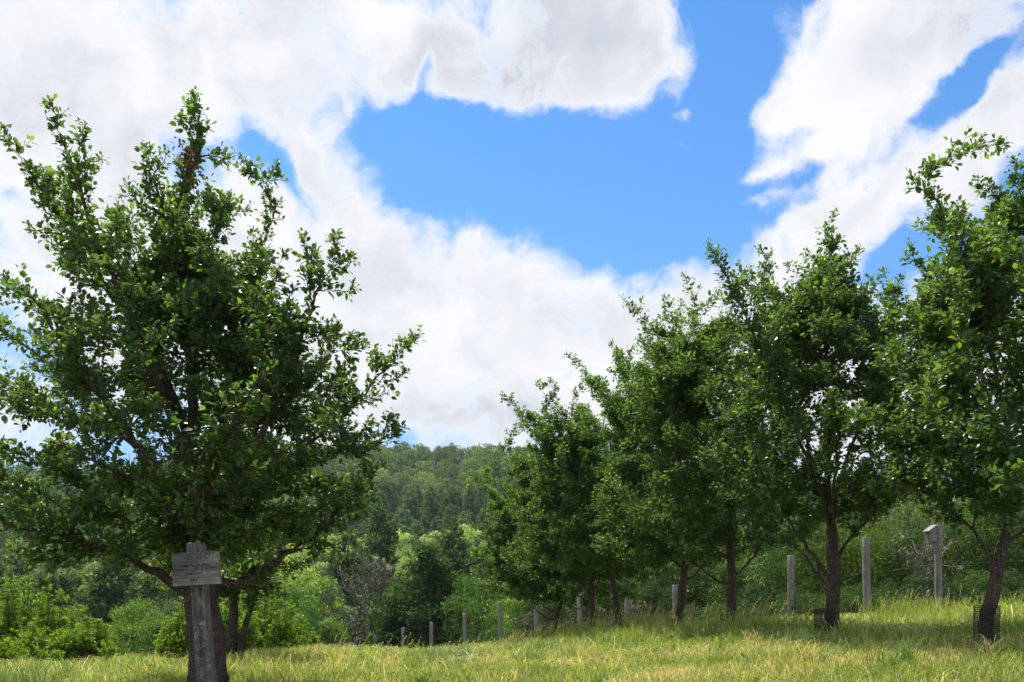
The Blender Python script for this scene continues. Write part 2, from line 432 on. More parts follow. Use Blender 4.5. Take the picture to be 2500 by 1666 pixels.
def axis(segs):
    out = []
    for a, b, s in segs: out.append(np.arange(a, b, s))
    out.append(np.array([segs[-1][1]])); return np.concatenate(out)
xs = axis([(-900, -300, 30), (-300, -60, 8), (-60, -14, 1.5), (-14, 14, .25), (14, 60, 1.5), (60, 300, 8), (300, 900, 30)])
ys = axis([(-40, 0, 2), (0, 26, .25), (26, 70, .8), (70, 460, 5), (460, 1500, 30)])
GX, GY = np.meshgrid(xs, ys)
GZ = height(GX, GY)
V = np.stack([GX, GY, GZ], -1).reshape(-1, 3)
ny, nx = GX.shape
ii = np.arange(ny * nx).reshape(ny, nx)
Fg = np.stack([ii[:-1, :-1], ii[:-1, 1:], ii[1:, 1:], ii[1:, :-1]], -1).reshape(-1, 4)
m, n = material('orchard ground')
tcn = n.n('ShaderNodeTexCoord').outputs['Object']
a = n.noise(tcn, .9, 5, .6); b = n.noise(tcn, 14, 5, .7); cthat = n.noise(tcn, 2.3, 4)
c = n.mix(n.mr(a, .4, .62), (0.085, 0.125, 0.025), (0.20, 0.165, 0.075))
c = n.mix(n.mr(b, .35, .7), c, (0.055, 0.06, 0.02))
sp = n.n('ShaderNodeSeparateXYZ'); n.set(sp.inputs[0], tcn)
c = n.mix(n.mr(sp.outputs[1], 30, 55), c, (0.035, 0.042, 0.014))
p = n.n('ShaderNodeBsdfPrincipled'); n.set(p.inputs['Base Color'], c); p.inputs['Roughness'].default_value = 1.0; p.inputs['Specular IOR Level'].default_value = .1
bp = n.n('ShaderNodeBump'); bp.inputs['Strength'].default_value = .6; bp.inputs['Distance'].default_value = .04
n.set(bp.inputs['Height'], b); n.t.links.new(bp.outputs[0], p.inputs['Normal'])
finish(n, p.outputs[0])
M_GROUND = m
tag(obj('ground', mk('ground', V, [Fg], M_GROUND, True)), 'grassy orchard slope falling to a valley with a hill beyond', kind='structure')

# ------------------------------------------------------------------ apple trees
def P3(px, py, d):
    return np.array([at(px, d), d, zz(py, d)])

UP = np.array([0, 0, 1.0])
def apple_tree(label, base_px, d0, base_z, r0, trunk_pts, limbs, tips, seed, env, nfill, leafL=.075, near=True, group=None,
               dens=1.0, mat=None, wr=.70, spur=.024, second=None, dead=None, name='apple_tree', cat='apple tree', upk=.6):
    """trunk_pts: rows (px, py, dd) up the trunk; limbs: rows of (start fraction, [(px,py,dd),...]); tips: (px,py,dd)
    env: (hmin, hmax, Rmid) in metres above the base; dd is depth relative to the trunk."""
    g = np.random.default_rng(seed)
    nfill = int(nfill * (3.3 if near else 4.8)); dens *= 1.6; spur *= .8
    mat = mat or (M_APPLE if near else M_APPLE_FAR)
    B = np.array([at(base_px, d0), d0, base_z - .12])
    root = bpy.data.objects.new(name, None); COL.objects.link(root)
    root.location = B + [0, 0, .12]; root.empty_display_size = .3
    tag(root, label, cat, group)
    O = np.array(root.location)
    # trunk
    TP = np.array([B] + [P3(px, py, d0 + dd) for px, py, dd in trunk_pts])
    s = np.r_[0, np.cumsum(np.linalg.norm(np.diff(TP, axis=0), axis=1))]
    q = np.linspace(0, s[-1], 26)
    tp = np.stack([np.interp(q, s, TP[:, i]) for i in range(3)], 1)
    for _ in range(2): tp[1:-1] = (tp[:-2] + 2 * tp[1:-1] + tp[2:]) / 4
    tp[3:-1] += g.normal(size=(22, 3)) * [.008, .008, 0]
    fr = np.linspace(0, 1, 26)
    trr = r0 * (np.interp(fr, [0, .06, .16, .28, .36, .6, 1], [1.35, 1.08, .96, .80, .42, .22, .06]))
    tv, tf = tubes(tp[None], trr[None], 12)
    # knobbly bark relief in the mesh itself
    cen = np.repeat(tp, 12, 0); dv = tv - cen
    tv = cen + dv * (1 + .16 * (fbm(np.arctan2(dv[:, 1], dv[:, 0]) * 2.2 + seed, tv[:, 2] * 7, 3)[:, None] - .5) + g.normal(size=(len(tv), 1)) * .03)
    trunk_parts = [(tv, tf)]
    if second is not None:                   # a second stem from the base
        SP = np.array([B + [0.05, 0, 0]] + [P3(px, py, d0 + dd) for px, py, dd in second])
        t2 = bez(SP[0], SP[1], SP[2], SP[-1], 16)
        trunk_parts.append(tubes(t2[None], np.linspace(r0 * .8, r0 * .25, 16)[None], 9))
    # nodes: pos, dir, owner limb (-1 trunk), radius
    npos, ndir, nown, nrad = [], [], [], []
    def addp(path, own, rad, lo=0):
        dr = nrm(np.gradient(path, axis=0))
        for i in range(lo, len(path)):
            npos.append(path[i]); ndir.append(dr[i]); nown.append(own); nrad.append(rad[i])
    limb_parts = []; extra = [(tp[10:], -1)]
    zt = tp[:, 2] - base_z
    lo = int(np.argmax(zt > env[0] * .9))
    addp(tp, -1, trr, max(lo, 6))
    if second is not None: addp(t2, -1, np.linspace(r0 * .8, r0 * .25, 16), 8)
    for k, (f, pts) in enumerate(limbs):
        i0 = int(f * 25)
        pts3 = np.array([tp[i0]] + [P3(px, py, d0 + dd) if len(np.shape(px)) == 0 else px for px, py, dd in pts])
        ss = np.r_[0, np.cumsum(np.linalg.norm(np.diff(pts3, axis=0), axis=1))]
        qq = np.linspace(0, ss[-1], 18)
        lp = np.stack([np.interp(qq, ss, pts3[:, i]) for i in range(3)], 1)
        for _ in range(3): lp[1:-1] = (lp[:-2] + 2 * lp[1:-1] + lp[2:]) / 4
        lp[2:] += g.normal(size=(16, 3)) * .012
        rr = np.interp(np.linspace(0, 1, 18), [0, .15, 1], [max(trr[i0] * .42, r0 * .28), r0 * .26, .006]) * (1 + .1 * g.normal(size=18))
        limb_parts.append([tubes(lp[None], rr[None], 8)])
        addp(lp, k, rr, 3)
        extra.append((lp[8:], k))
    # targets
    hmin, hmax, Rm = env
    T = [P3(px, py, d0 + dd) for px, py, dd in tips]
    cen = tp[min(12, 25)]
    for i in range(nfill):
        u = g.random()
        h = hmin + (hmax - hmin) * u ** 1.1
        prof = np.interp(u, [0, .12, .35, .6, .8, 1], [.62, .95, 1.0, .82, .48, .12])
        rad = Rm * prof * math.sqrt(g.uniform(.05, 1.0)); a_ = g.uniform(0, 2 * np.pi)
        T.append(np.array([cen[0] + rad * math.cos(a_), cen[1] + rad * math.sin(a_), base_z + h + g.normal() * .08]))
    tipsw = np.array(T[:len(tips)]) if tips else None
    if len(tips) > 3:                        # fill the crown towards its own outline
        for i in range(int(nfill * (.8 if near else .95))):
            a, b = g.integers(0, len(tips), 2)
            if np.linalg.norm(tipsw[a] - tipsw[b]) > Rm * 1.5: continue
            p_ = tipsw[a] * (u := g.random()) + tipsw[b] * (1 - u)
            f_ = g.uniform(.13, .46) if i > 9 else g.uniform(-.04, .04)
            p_ = p_ * (1 - f_) + (cen + [0, 0, .5]) * f_
            dy = g.normal() * .55; zc = p_[2] - CZ
            p_ = p_ + [p_[0] / p_[1] * dy, dy, zc / p_[1] * dy if dy < 0 else 0]
            if p_[2] - base_z > hmin * .95: T.append(p_)
    T = sorted(T, key=lambda t: np.linalg.norm(t - cen - [0, 0, -.2]))
    paths, powner = [], []
    for t in T:
        N_ = np.array(npos); D_ = np.array(ndir)
        dv = t - N_; dist = np.linalg.norm(dv, axis=1)
        cosang = (dv * D_).sum(1) / np.maximum(dist, 1e-6)
        cost = dist * (1.25 - .35 * cosang) + np.where(dv[:, 2] < -0.05, .9 * -dv[:, 2], 0) + np.where(dist < .3, 1.0, 0)
        j = int(np.argmin(cost))
        L = dist[j]; hrel = (t[2] - base_z) / hmax
        out = np.array([t[0] - cen[0], t[1] - cen[1], 0]); out = out / max(np.linalg.norm(out), .2)
        upw = np.interp(hrel, [.2, .45, .8], [-.05, .35, upk + .25])
        tipd = nrm((t - npos[j]) / L * .8 + UP * upw + out * .15)
        c1 = npos[j] + (np.array(ndir[j]) * .45 + (t - npos[j]) / L * .4) * L * .35 + g.normal(size=3) * .03 * L
        c2 = t - tipd * L * .36 + g.normal(size=3) * .04 * L
        n_ = 12
        pth = bez(npos[j], c1, c2, t, n_)
        pth[2:-1] += g.normal(size=(n_ - 3, 3)) * .012
        rstart = min(nrad[j] * .75, .006 + .0085 * L)
        rr = np.linspace(rstart, .0022, n_)
        paths.append(pth); powner.append(nown[j])
        addp(pth[:9], nown[j], rr[:9], 3)
        own = nown[j]
        tb = tubes(pth[None], rr[None], 5)
        (trunk_parts if own < 0 else limb_parts[own]).append(tb)
    paths = np.array(paths); powner = np.array(powner)
    # twigs
    tw_s, tw_d, tw_l, tw_o = [], [], [], []
    sp_p, sp_d, sp_f, tw_f = [], [], [], []
    for pth, own in list(zip(paths, powner)) + extra:
        seg = np.linalg.norm(np.diff(pth, axis=0), axis=1); ss = np.r_[0, np.cumsum(seg)]; L = ss[-1]
        k = max(3, int(L * .85 / (.060 / dens)))
        s0 = L * (1 - np.sort(g.uniform(0, .85, k)))
        p_ = np.stack([np.interp(s0, ss, pth[:, i]) for i in range(3)], 1)
        dr = nrm(np.gradient(pth, axis=0)); dd_ = np.stack([np.interp(s0, ss, dr[:, i]) for i in range(3)], 1)
        rem = L - s0
        perp = nrm(np.cross(dd_, rvec(k, g)))
        td = nrm(dd_ * .55 + perp * .9 + UP * .30)
        ln = np.clip(.07 + rem * g.uniform(.10, .46, k) - .03, .022, .36)
        tw_s.append(p_); tw_d.append(td); tw_l.append(ln); tw_o.append(np.full(k, own)); tw_f.append(.58 + .42 * np.minimum(1, rem / .32))
        m_ = int(L * .8 / spur)
        s1 = L * (1 - g.uniform(0, .8, m_)); sp_f.append(.58 + .42 * np.minimum(1, (L - s1) / .32))
        sp_p.append(np.stack([np.interp(s1, ss, pth[:, i]) for i in range(3)], 1))
        sp_d.append(np.stack([np.interp(s1, ss, dr[:, i]) for i in range(3)], 1))
    ws, wd, wl, wo_ = map(np.concatenate, (tw_s, tw_d, tw_l, tw_o))
    nT = len(ws)
    bend = nrm(wd + UP * .45 + rvec(nT, g) * .3)
    q4 = np.array([0, .33, .66, 1.0])
    TWP = ws[:, None] + wl[:, None, None] * (q4[None, :, None] * wd[:, None] * .75 + (q4 ** 2)[None, :, None] * bend[:, None] * .35)
    TWR = np.broadcast_to(np.linspace(.0034, .0014, 4), (nT, 4))
    for own in np.unique(wo_):
        sel = wo_ == own
        tb = tubes(TWP[sel], TWR[sel], 4 if near else 3, cap=False)
        (trunk_parts if own < 0 else limb_parts[own]).append(tb)
    # leaves on twigs
    cnt = np.maximum(3, (wl / (.022 if near else .028)).astype(int) + 2)
    rep = np.repeat(np.arange(nT), cnt)
    u = g.uniform(.12, 1.0, len(rep)); u[np.cumsum(cnt) - 1] = 1.0
    a0 = TWP[rep, 0]; 
    pos = ws[rep] + wl[rep, None] * (u[:, None] * wd[rep] * .75 + (u ** 2)[:, None] * bend[rep] * .35)
    ax = nrm(wd[rep] * .75 + bend[rep] * .7 * u[:, None])
    sp_p = np.concatenate(sp_p); sp_d = np.concatenate(sp_d)
    pos = np.concatenate([pos, sp_p]); ax = np.concatenate([ax, sp_d])
    u = np.concatenate([u, np.full(len(sp_p), .5)])
    N = len(pos)
    perp = nrm(np.cross(ax, rvec(N, g)))
    D = nrm(ax * (.35 + .5 * u[:, None]) + perp * .9 + UP * .18 + rvec(N, g) * .25)
    pos = pos + perp * g.uniform(.004, .03, N)[:, None]
    U = nrm(UP * .75 + perp * .25 + ax * .35 + rvec(N, g) * .55)
    Ls = leafL * g.uniform(.6, 1.18, N) * np.concatenate([np.concatenate(tw_f)[rep], np.concatenate(sp_f)])
    rel = np.linalg.norm((pos - (cen + [0, 0, .6])) / [Rm + .3, Rm + .3, (hmax - hmin) * .55], axis=1)
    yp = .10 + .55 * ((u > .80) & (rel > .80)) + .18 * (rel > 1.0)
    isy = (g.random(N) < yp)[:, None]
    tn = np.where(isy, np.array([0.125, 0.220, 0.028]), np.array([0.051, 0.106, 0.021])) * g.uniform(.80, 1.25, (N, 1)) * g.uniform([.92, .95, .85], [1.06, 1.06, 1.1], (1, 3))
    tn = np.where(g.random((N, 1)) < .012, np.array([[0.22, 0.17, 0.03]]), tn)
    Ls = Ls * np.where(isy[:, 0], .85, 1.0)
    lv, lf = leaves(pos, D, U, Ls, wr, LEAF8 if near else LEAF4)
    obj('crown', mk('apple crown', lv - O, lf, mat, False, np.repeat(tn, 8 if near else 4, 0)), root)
    tv, tf = merge(trunk_parts)
    obj('trunk', mk('apple trunk', tv - O, tf, M_BARK, True), root)
    for lp in limb_parts:
        v_, f_ = merge(lp)
        obj('limb', mk('apple limb', v_ - O, f_, M_BARK, True), root)
    if dead is not None:
        c0 = P3(*dead[:2], d0 + dead[2])
        k = 140
        pp = c0 + g.normal(size=(k, 3)) * [.045, .06, .085] + np.array([0, 0, -.02])
        v_, f_ = leaves(pp, nrm(rvec(k, g) + [0, 0, -.8]), rvec(k, g), .05 * g.uniform(.6, 1.2, k), .5, LEAF4)
        o = obj('dead_leaves', mk('dead leaf clump', v_ - O, f_, M_DEAD), root)
        o['label'] = 'withered red brown leaves hanging near the top'
    print('APPLE', label[:30], 'leaves', N, 'twigs', nT)
    return root, O

GR = 'apple trees of the right row'
# left tree, the biggest in the picture
apple_tree('large leafy apple tree behind the wooden sign, filling the left side', 513, 6.9, .62, .150,
    [(506, 1600, 0), (500, 1480, 0), (480, 1380, 0), (474, 1300, 0), (478, 1200, .05), (466, 1080, .1), (480, 900, 0), (440, 700, .1), (400, 520, .1), (374, 430, .1)],
    [(.20, [(460, 1440, 0), (418, 1428, -.1), (350, 1375, -.2), (240, 1330, -.4), (90, 1300, -.6), (-60, 1250, -.7)]),
     (.24, [(545, 1420, 0), (600, 1440, .1), (650, 1380, .2), (740, 1330, .4), (850, 1230, .4)]),
     (.33, [(560, 1200, -.2), (640, 1060, -.3), (700, 900, -.3), (760, 760, -.3), (790, 680, -.3)]),
     (.36, [(400, 1180, -.3), (300, 1040, -.5), (200, 900, -.6), (110, 780, -.6), (60, 700, -.6)]),
     (.30, [(560, 1250, .3), (640, 1160, .7), (760, 1080, 1.0), (880, 980, 1.1), (940, 900, 1.1)]),
     (.34, [(420, 1190, .3), (320, 1080, .7), (200, 960, 1.1), (60, 840, 1.3), (-60, 760, 1.3)]),
     (.42, [(540, 1050, .2), (590, 900, .4), (620, 700, .5), (650, 560, .5)]),
     (.44, [(400, 980, -.2), (330, 800, -.3), (250, 620, -.3), (190, 450, -.3), (150, 330, -.3)]),
     (.50, [(380, 850, .1), (240, 680, .3), (130, 520, .3), (60, 400, .3)]),
     (.32, [(500, 1230, -.5), (520, 1130, -1.0), (580, 1010, -1.4), (640, 900, -1.5)]),
     (.31, [(420, 1250, -.5), (340, 1180, -1.0), (230, 1120, -1.4), (120, 1080, -1.6)]),
     (.52, [(480, 800, .1), (440, 600, 0), (420, 480, 0), (500, 380, 0), (488, 300, 0)])],
    [(11, 319, .3), (122, 247, -.3), (355, 356, .1), (483, 228, 0), (440, 280, 0), (577, 377, .2), (590, 385, .2), (677, 404, .5), (640, 440, .4), (64, 552, .2), (5, 665, .5), (823, 563, -.3), (744, 575, -.2), (870, 627, -.2),
     (866, 700, -.2), (1028, 805, .9), (990, 840, 1.0), (924, 840, 1.0), (871, 818, .6), (1000, 905, 1.0), (977, 1052, .8), (960, 1000, .9), (930, 960, .9), (882, 1264, .4), (900, 1180, .5), (829, 1330, .4), (700, 1375, .3),
     (96, 1360, -.6), (20, 1350, -.5), (200, 1345, -.5), (-80, 700, .5), (-150, 900, .5), (-250, 1100, 0), (-250, 1280, -.5), (20, 1000, .2), (60, 1110, -.5), (110, 1210, .3), (0, 1160, -.8), (150, 1290, -.6), (-60, 950, -.3), (40, 1240, .5), (160, 1335, .2), (260, 1325, -.2), (340, 1310, .3), (560, 1345, .5), (640, 1290, .8), (300, 450, .1), (250, 380, -.2), (200, 300, -.3), (170, 420, .2), (110, 420, .2), (60, 400, .3),
     (700, 620, .4), (780, 640, -.3), (720, 700, 0), (620, 560, .5), (560, 480, .2), (520, 560, .1), (430, 460, 0), (150, 640, -.3), (90, 760, .1), (940, 1130, .7), (760, 1290, -.5), (640, 1330, -.6), (560, 1300, -.7),
     (850, 880, .3), (800, 800, -.4), (680, 490, .45), (490, 330, 0), (480, 270, 0), (470, 400, 0), (350, 420, .1), (380, 470, .05), (330, 500, .1), (300, 1340, -.5), (400, 1330, .5)],
    3, (1.30, 3.95, 1.68), 150, .068, True, None, 1.15, dead=(462, 388, -.30), spur=.02)

apple_tree('apple tree with a double trunk in the shade behind the large left one', 568, 10.5, .49, .075,
    [(566, 1560, 0), (568, 1480, 0), (575, 1420, .1), (560, 1300, .1), (555, 1150, .1), (550, 1050, .1)],
    [(.30, [(540, 1400, 0), (500, 1320, .2), (420, 1240, .3)]), (.4, [(590, 1300, 0), (640, 1220, .3), (700, 1160, .4)]), (.4, [(560, 1330, .4), (570, 1240, .9), (560, 1150, 1.1)])],
    [(760, 1200, .3), (720, 1300, 0), (650, 1420, -.3), (690, 1360, .2), (390, 1220, .2), (520, 1400, .3), (440, 1390, .4), (620, 1470, -.2), (600, 1430, .1)], 8, (1.0, 3.2, 1.2), 55, .075, True, None, .9,
    second=[(588, 1560, 0), (600, 1490, 0), (655, 1395, .1)])

# right row, nearest first
apple_tree('nearest apple tree of the right row, cut by the photo edge', 2412, 7.3, zz(1592, 7.3), .062,
    [(2400, 1560, 0), (2406, 1500, 0), (2432, 1430, 0), (2438, 1370, 0), (2455, 1300, 0), (2480, 1240, 0), (2500, 1100, .1), (2520, 900, .1), (2530, 780, .1), (2520, 600, 0)],
    [(.22, [(2400, 1330, 0), (2370, 1290, 0), (2300, 1225, .1), (2235, 1190, .1), (2180, 1130, .1)]),
     (.28, [(2560, 1240, 0), (2650, 1160, 0), (2760, 1000, 0)]),
     (.30, [(2480, 1180, -.4), (2440, 1060, -.8), (2400, 940, -1.0), (2380, 860, -1.0)]),
     (.32, [(2450, 1120, .3), (2390, 980, .5), (2320, 820, .6), (2260, 680, .6)]),
     (.40, [(2440, 920, -.1), (2390, 740, -.1), (2330, 560, 0), (2260, 460, 0)]),
     (.42, [(2560, 950, -.3), (2600, 760, -.4), (2620, 640, -.3)]),
     (.34, [(2500, 1080, .7), (2470, 940, 1.0), (2450, 760, 1.2)])],
    [(2222, 425, 0), (2280, 400, .1), (2400, 340, .1), (2335, 370, 0), (2450, 350, .2), (2480, 380, 0), (2225, 590, .5), (2250, 640, .5), (2300, 500, .2), (2170, 720, .6), (2200, 800, .5),
     (2190, 900, .4), (2230, 1000, .2), (2160, 1080, .2), (2190, 1160, .1), (2250, 1250, .1), (2320, 1270, -.2), (2380, 1240, -.5), (2460, 1230, -.6), (2500, 1150, -.8), (2440, 460, 0), (2380, 440, 0), (2460, 560, .3), (2350, 640, .3), (2160, 790, .5), (2135, 880, .5), (2125, 980, .4), (2200, 670, .5), (2140, 1060, .3)],
    21, (1.45, 4.2, 1.55), 120, .070, True, GR, 1.1, spur=.02, upk=.7)

apple_tree('second apple tree from the right, with open scaffold limbs above a stout trunk', 2035, 9.6, zz(1562, 9.6), .080,
    [(2028, 1520, 0), (2036, 1440, 0), (2036, 1370, 0), (2028, 1290, 0), (2022, 1200, 0), (2020, 1050, .1), (2015, 900, .1), (2025, 740, 0), (2030, 600, 0)],
    [(.19, [(2020, 1400, 0), (1985, 1360, 0), (1940, 1300, 0), (1905, 1240, 0), (1860, 1150, -.1), (1820, 1040, -.1)]),
     (.21, [(2050, 1340, 0), (2085, 1310, 0), (2105, 1285, 0), (2140, 1220, .1), (2190, 1120, .1)]),
     (.14, [(1990, 1390, .3), (1950, 1340, .4), (1925, 1320, .4), (1850, 1280, .5)]),
     (.30, [(1990, 1160, -.3), (1930, 1020, -.5), (1860, 860, -.6), (1800, 720, -.6), (1760, 640, -.5)]),
     (.32, [(2060, 1130, -.3), (2110, 1000, -.4), (2150, 850, -.3), (2180, 720, -.2)]),
     (.34, [(1980, 1100, .4), (1920, 960, .7), (1860, 820, .8), (1850, 700, .7)]),
     (.28, [(2040, 1160, -.6), (2050, 1050, -1.1), (2030, 950, -1.4)])],
    [(2030, 517, 0), (2035, 560, 0), (2000, 640, 0), (1725, 590, -.5), (1745, 610, -.5), (1855, 605, .6), (1880, 640, .5), (1800, 640, .6), (2100, 610, -.1), (2160, 660, -.1), (2060, 660, 0), (2130, 720, 0), (1950, 700, .3), (1900, 720, .4),
     (1780, 700, -.4), (1760, 800, -.3), (1740, 900, -.2), (1760, 1000, 0), (2200, 800, .1), (2230, 900, 0), (2230, 1040, 0), (2220, 1180, 0), (2150, 1240, 0), (1800, 1300, .2), (1900, 1330, -.2), (2080, 1270, -.4), (1780, 1200, 0),
     (2040, 600, 0), (2020, 570, 0), (2215, 720, .1), (2245, 800, .1), (2255, 950, 0), (2200, 700, -.2), (1965, 610, .2), (1920, 650, .3)],
    32, (1.55, 4.5, 1.70), 140, .068, True, GR, 1.05, upk=.7)

apple_tree('third apple tree from the right, its trunk in a mesh guard', 1790, 12.2, zz(1557, 12.2), .075,
    [(1788, 1520, 0), (1785, 1450, 0), (1786, 1395, 0), (1780, 1300, 0), (1770, 1150, 0), (1750, 1000, 0), (1730, 820, 0)],
    [(.20, [(1760, 1430, 0), (1730, 1400, 0), (1685, 1370, 0), (1640, 1310, 0), (1600, 1220, 0)]),
     (.24, [(1800, 1410, 0), (1830, 1370, 0), (1870, 1310, 0), (1890, 1250, 0)]),
     (.30, [(1740, 1350, -.3), (1690, 1230, -.5), (1640, 1080, -.6), (1600, 900, -.6)]),
     (.34, [(1800, 1280, .3), (1830, 1120, .6), (1840, 980, .7)]),
     (.38, [(1750, 1220, .3), (1700, 1060, .6), (1690, 900, .7)])],
    [(1668, 670, -.3), (1690, 720, -.3), (1680, 790, -.3), (1518, 728, -.3), (1560, 752, -.3), (1600, 790, -.2), (1620, 720, 0), (1720, 740, 0), (1760, 700, 0), (1500, 870, 0), (1480, 900, 0), (1540, 900, 0), (1580, 850, 0), (1560, 1000, 0),
     (1540, 1120, 0), (1560, 1280, -.3), (1650, 1350, -.4), (1850, 800, 0), (1880, 950, 0), (1740, 1320, -.5)],
    43, (1.5, 4.9, 1.85), 125, .074, False, GR, 1.0, upk=.6)

apple_tree('fourth apple tree from the right, a grey post close behind its trunk', 1655, 14.8, zz(1557, 14.8), .078,
    [(1658, 1520, 0), (1662, 1450, 0), (1672, 1420, 0), (1668, 1330, 0), (1655, 1200, 0), (1640, 1050, 0), (1600, 920, 0)],
    [(.24, [(1690, 1415, 0), (1700, 1400, 0), (1740, 1350, .1), (1780, 1280, .2)]), (.28, [(1640, 1370, 0), (1590, 1300, 0), (1540, 1200, 0)]),
     (.34, [(1640, 1280, -.4), (1590, 1150, -.6), (1540, 1000, -.7)]), (.3, [(1660, 1300, .4), (1660, 1180, .8), (1640, 1050, 1.0)])],
    [(1385, 865, -.2), (1420, 890, -.2), (1490, 835, -.1), (1460, 920, -.1), (1440, 960, -.1), (1560, 830, 0), (1520, 860, 0), (1610, 830, 0), (1470, 1050, 0), (1450, 1150, 0), (1480, 1280, 0), (1540, 1360, -.2), (1630, 1350, -.4), (1760, 900, 0)],
    54, (1.4, 4.8, 1.95), 110, .078, False, GR, .95)

apple_tree('fifth apple tree from the right, its slim trunk leaning to the left', 1515, 17.6, zz(1559, 17.6), .075,
    [(1514, 1530, 0), (1506, 1470, 0), (1495, 1410, 0), (1485, 1380, 0), (1470, 1280, 0), (1455, 1150, 0), (1430, 1050, 0)],
    [(.22, [(1500, 1460, 0), (1475, 1480, 0), (1450, 1510, 0)][:2]), (.30, [(1450, 1350, 0), (1400, 1290, 0), (1360, 1200, 0)]), (.32, [(1510, 1340, 0), (1550, 1260, 0), (1580, 1160, 0)]),
     (.36, [(1460, 1280, -.5), (1420, 1170, -.7), (1370, 1060, -.7)])],
    [(1345, 925, 0), (1350, 960, 0), (1222, 962, -.2), (1255, 985, -.2), (1290, 1005, -.2), (1330, 1010, 0), (1400, 950, 0), (1440, 930, 0), (1290, 1090, 0), (1300, 1180, 0), (1340, 1290, 0), (1400, 1370, -.2), (1500, 1370, -.3), (1420, 1000, 0)],
    65, (1.5, 4.7, 2.15), 120, .088, False, GR, .85)

apple_tree('sixth apple tree from the right, its low fork behind the fifth', 1447, 19.8, zz(1557, 19.8), .072,
    [(1448, 1520, 0), (1446, 1470, 0), (1445, 1430, 0), (1440, 1350, 0), (1420, 1240, 0), (1390, 1150, 0)],
    [(.24, [(1430, 1430, 0), (1405, 1400, 0), (1370, 1340, 0), (1330, 1260, 0)]), (.28, [(1470, 1400, 0), (1510, 1330, 0), (1540, 1250, 0)]), (.34, [(1420, 1340, .5), (1390, 1250, .8), (1360, 1180, .9)])],
    [(1262, 1040, 0), (1280, 1110, 0), (1240, 1075, 0), (1210, 1090, 0), (1240, 1150, 0), (1230, 1240, 0), (1270, 1330, 0), (1310, 1390, 0), (1380, 1400, 0)],
    76, (1.45, 4.5, 2.4), 115, .094, False, GR, .8)

apple_tree('farthest apple tree of the right row, forked low into three thin limbs', 1352, 23.0, zz(1571, 23.0), .070,
    [(1352, 1540, 0), (1354, 1520, 0), (1368, 1480, 0), (1380, 1440, 0), (1390, 1380, 0), (1380, 1300, 0), (1360, 1230, 0)],
    [(.20, [(1345, 1520, 0), (1310, 1490, 0), (1275, 1450, 0), (1250, 1420, 0)]), (.28, [(1350, 1500, 0), (1320, 1475, 0), (1290, 1440, 0), (1240, 1350, 0)]), (.32, [(1400, 1490, 0), (1420, 1487, 0), (1460, 1430, 0)]),
     (.5, [(1350, 1340, -.4), (1300, 1260, -.5), (1240, 1190, -.5)])],
    [(1142, 1150, 0), (1175, 1170, 0), (1200, 1195, 0), (1150, 1285, 0), (1135, 1345, 0), (1170, 1310, 0), (1160, 1420, 0), (1150, 1390, 0), (1200, 1440, 0), (1250, 1455, 0), (1210, 1120, 0), (1190, 1240, 0), (1300, 1460, 0)],
    87, (1.25, 4.5, 2.6), 130, .10, False, GR, .75)

# ------------------------------------------------------------------ young bright trees of the left row
def young_tree(label, px, d, top_py, wpx, seed, group='young bright green orchard trees'):
    g = np.random.default_rng(seed)
    x = at(px, d); bz = h1(x, d); H = zz(top_py, d) - bz; Rm = wpx / F * d / 2
    root = bpy.data.objects.new('young_tree', None); COL.objects.link(root); root.location = (x, d, bz)
    tag(root, label, 'young tree', group)
    ns = 26
    base = np.zeros((ns, 3)); base[:, :2] = g.normal(size=(ns, 2)) * .10; base[:, 2] = g.uniform(0.1, H * .45, ns)
    a_ = g.uniform(0, 2 * np.pi, ns); rr = Rm * np.sqrt(g.uniform(.05, 1, ns))
    hh = H * (1 - .62 * (rr / Rm) ** 1.3) * g.uniform(.82, 1.0, ns); rr[0] = 0; hh[0] = H
    tip = np.stack([rr * np.cos(a_), rr * np.sin(a_), hh], 1)
    c1 = base * .4 + tip * .3 + np.stack([np.cos(a_) * rr * .5, np.sin(a_) * rr * .5, np.zeros(ns)], 1); c2 = tip - [0, 0, .3] * H[None] if False else tip - np.array([0, 0, .35 * H])
    n_ = 12
    P = np.array([bez(base[i], c1[i], c2[i], tip[i], n_) for i in range(ns)])
    P[:, 2:-1] += g.normal(size=(ns, n_ - 3, 3)) * .02
    parts = [tubes(P, np.broadcast_to(np.linspace(.02, .004, n_), (ns, n_)), 5),
             tubes(np.stack([np.zeros(8), np.zeros(8), np.linspace(-.1, H * .5, 8)], 1)[None], np.linspace(.045, .022, 8)[None], 7)]
    # side twigs
    k = 60
    idx = g.integers(2, n_, (ns, k)); st = P[np.arange(ns)[:, None], idx].reshape(-1, 3) + g.normal(size=(ns * k, 3)) * .02
    td = nrm(rvec(ns * k, g) * [1, 1, .5] + UP * .7); tl = g.uniform(.08, .38, ns * k) * (1.15 - idx.ravel() / n_)
    TP = st[:, None] + tl[:, None, None] * np.linspace(0, 1, 3)[None, :, None] * td[:, None]
    parts.append(tubes(TP, np.broadcast_to(np.array([.004, .003, .0015]), (len(TP), 3)), 3, cap=False))
    cnt = (tl / .022).astype(int) + 3; rep = np.repeat(np.arange(len(st)), cnt)
    u = g.uniform(0, 1, len(rep)); pos = st[rep] + (tl[rep] * u)[:, None] * td[rep]
    D = nrm(td[rep] * .7 + rvec(len(rep), g) * .9 + UP * .2); U = nrm(UP * .6 + rvec(len(rep), g))
    lv, lf = leaves(pos, D, U, .062 * g.uniform(.6, 1.2, len(pos)), .48, LEAF4)
    obj('crown', mk('young crown', lv, lf, M_YOUNG), root)
    v_, f_ = merge(parts); obj('trunk', mk('young trunk', v_, f_, M_BARK2, True), root)
    return root
young_tree('tallest bright green young tree at the left photo edge', 25, 15.5, 1335, 230, 1)
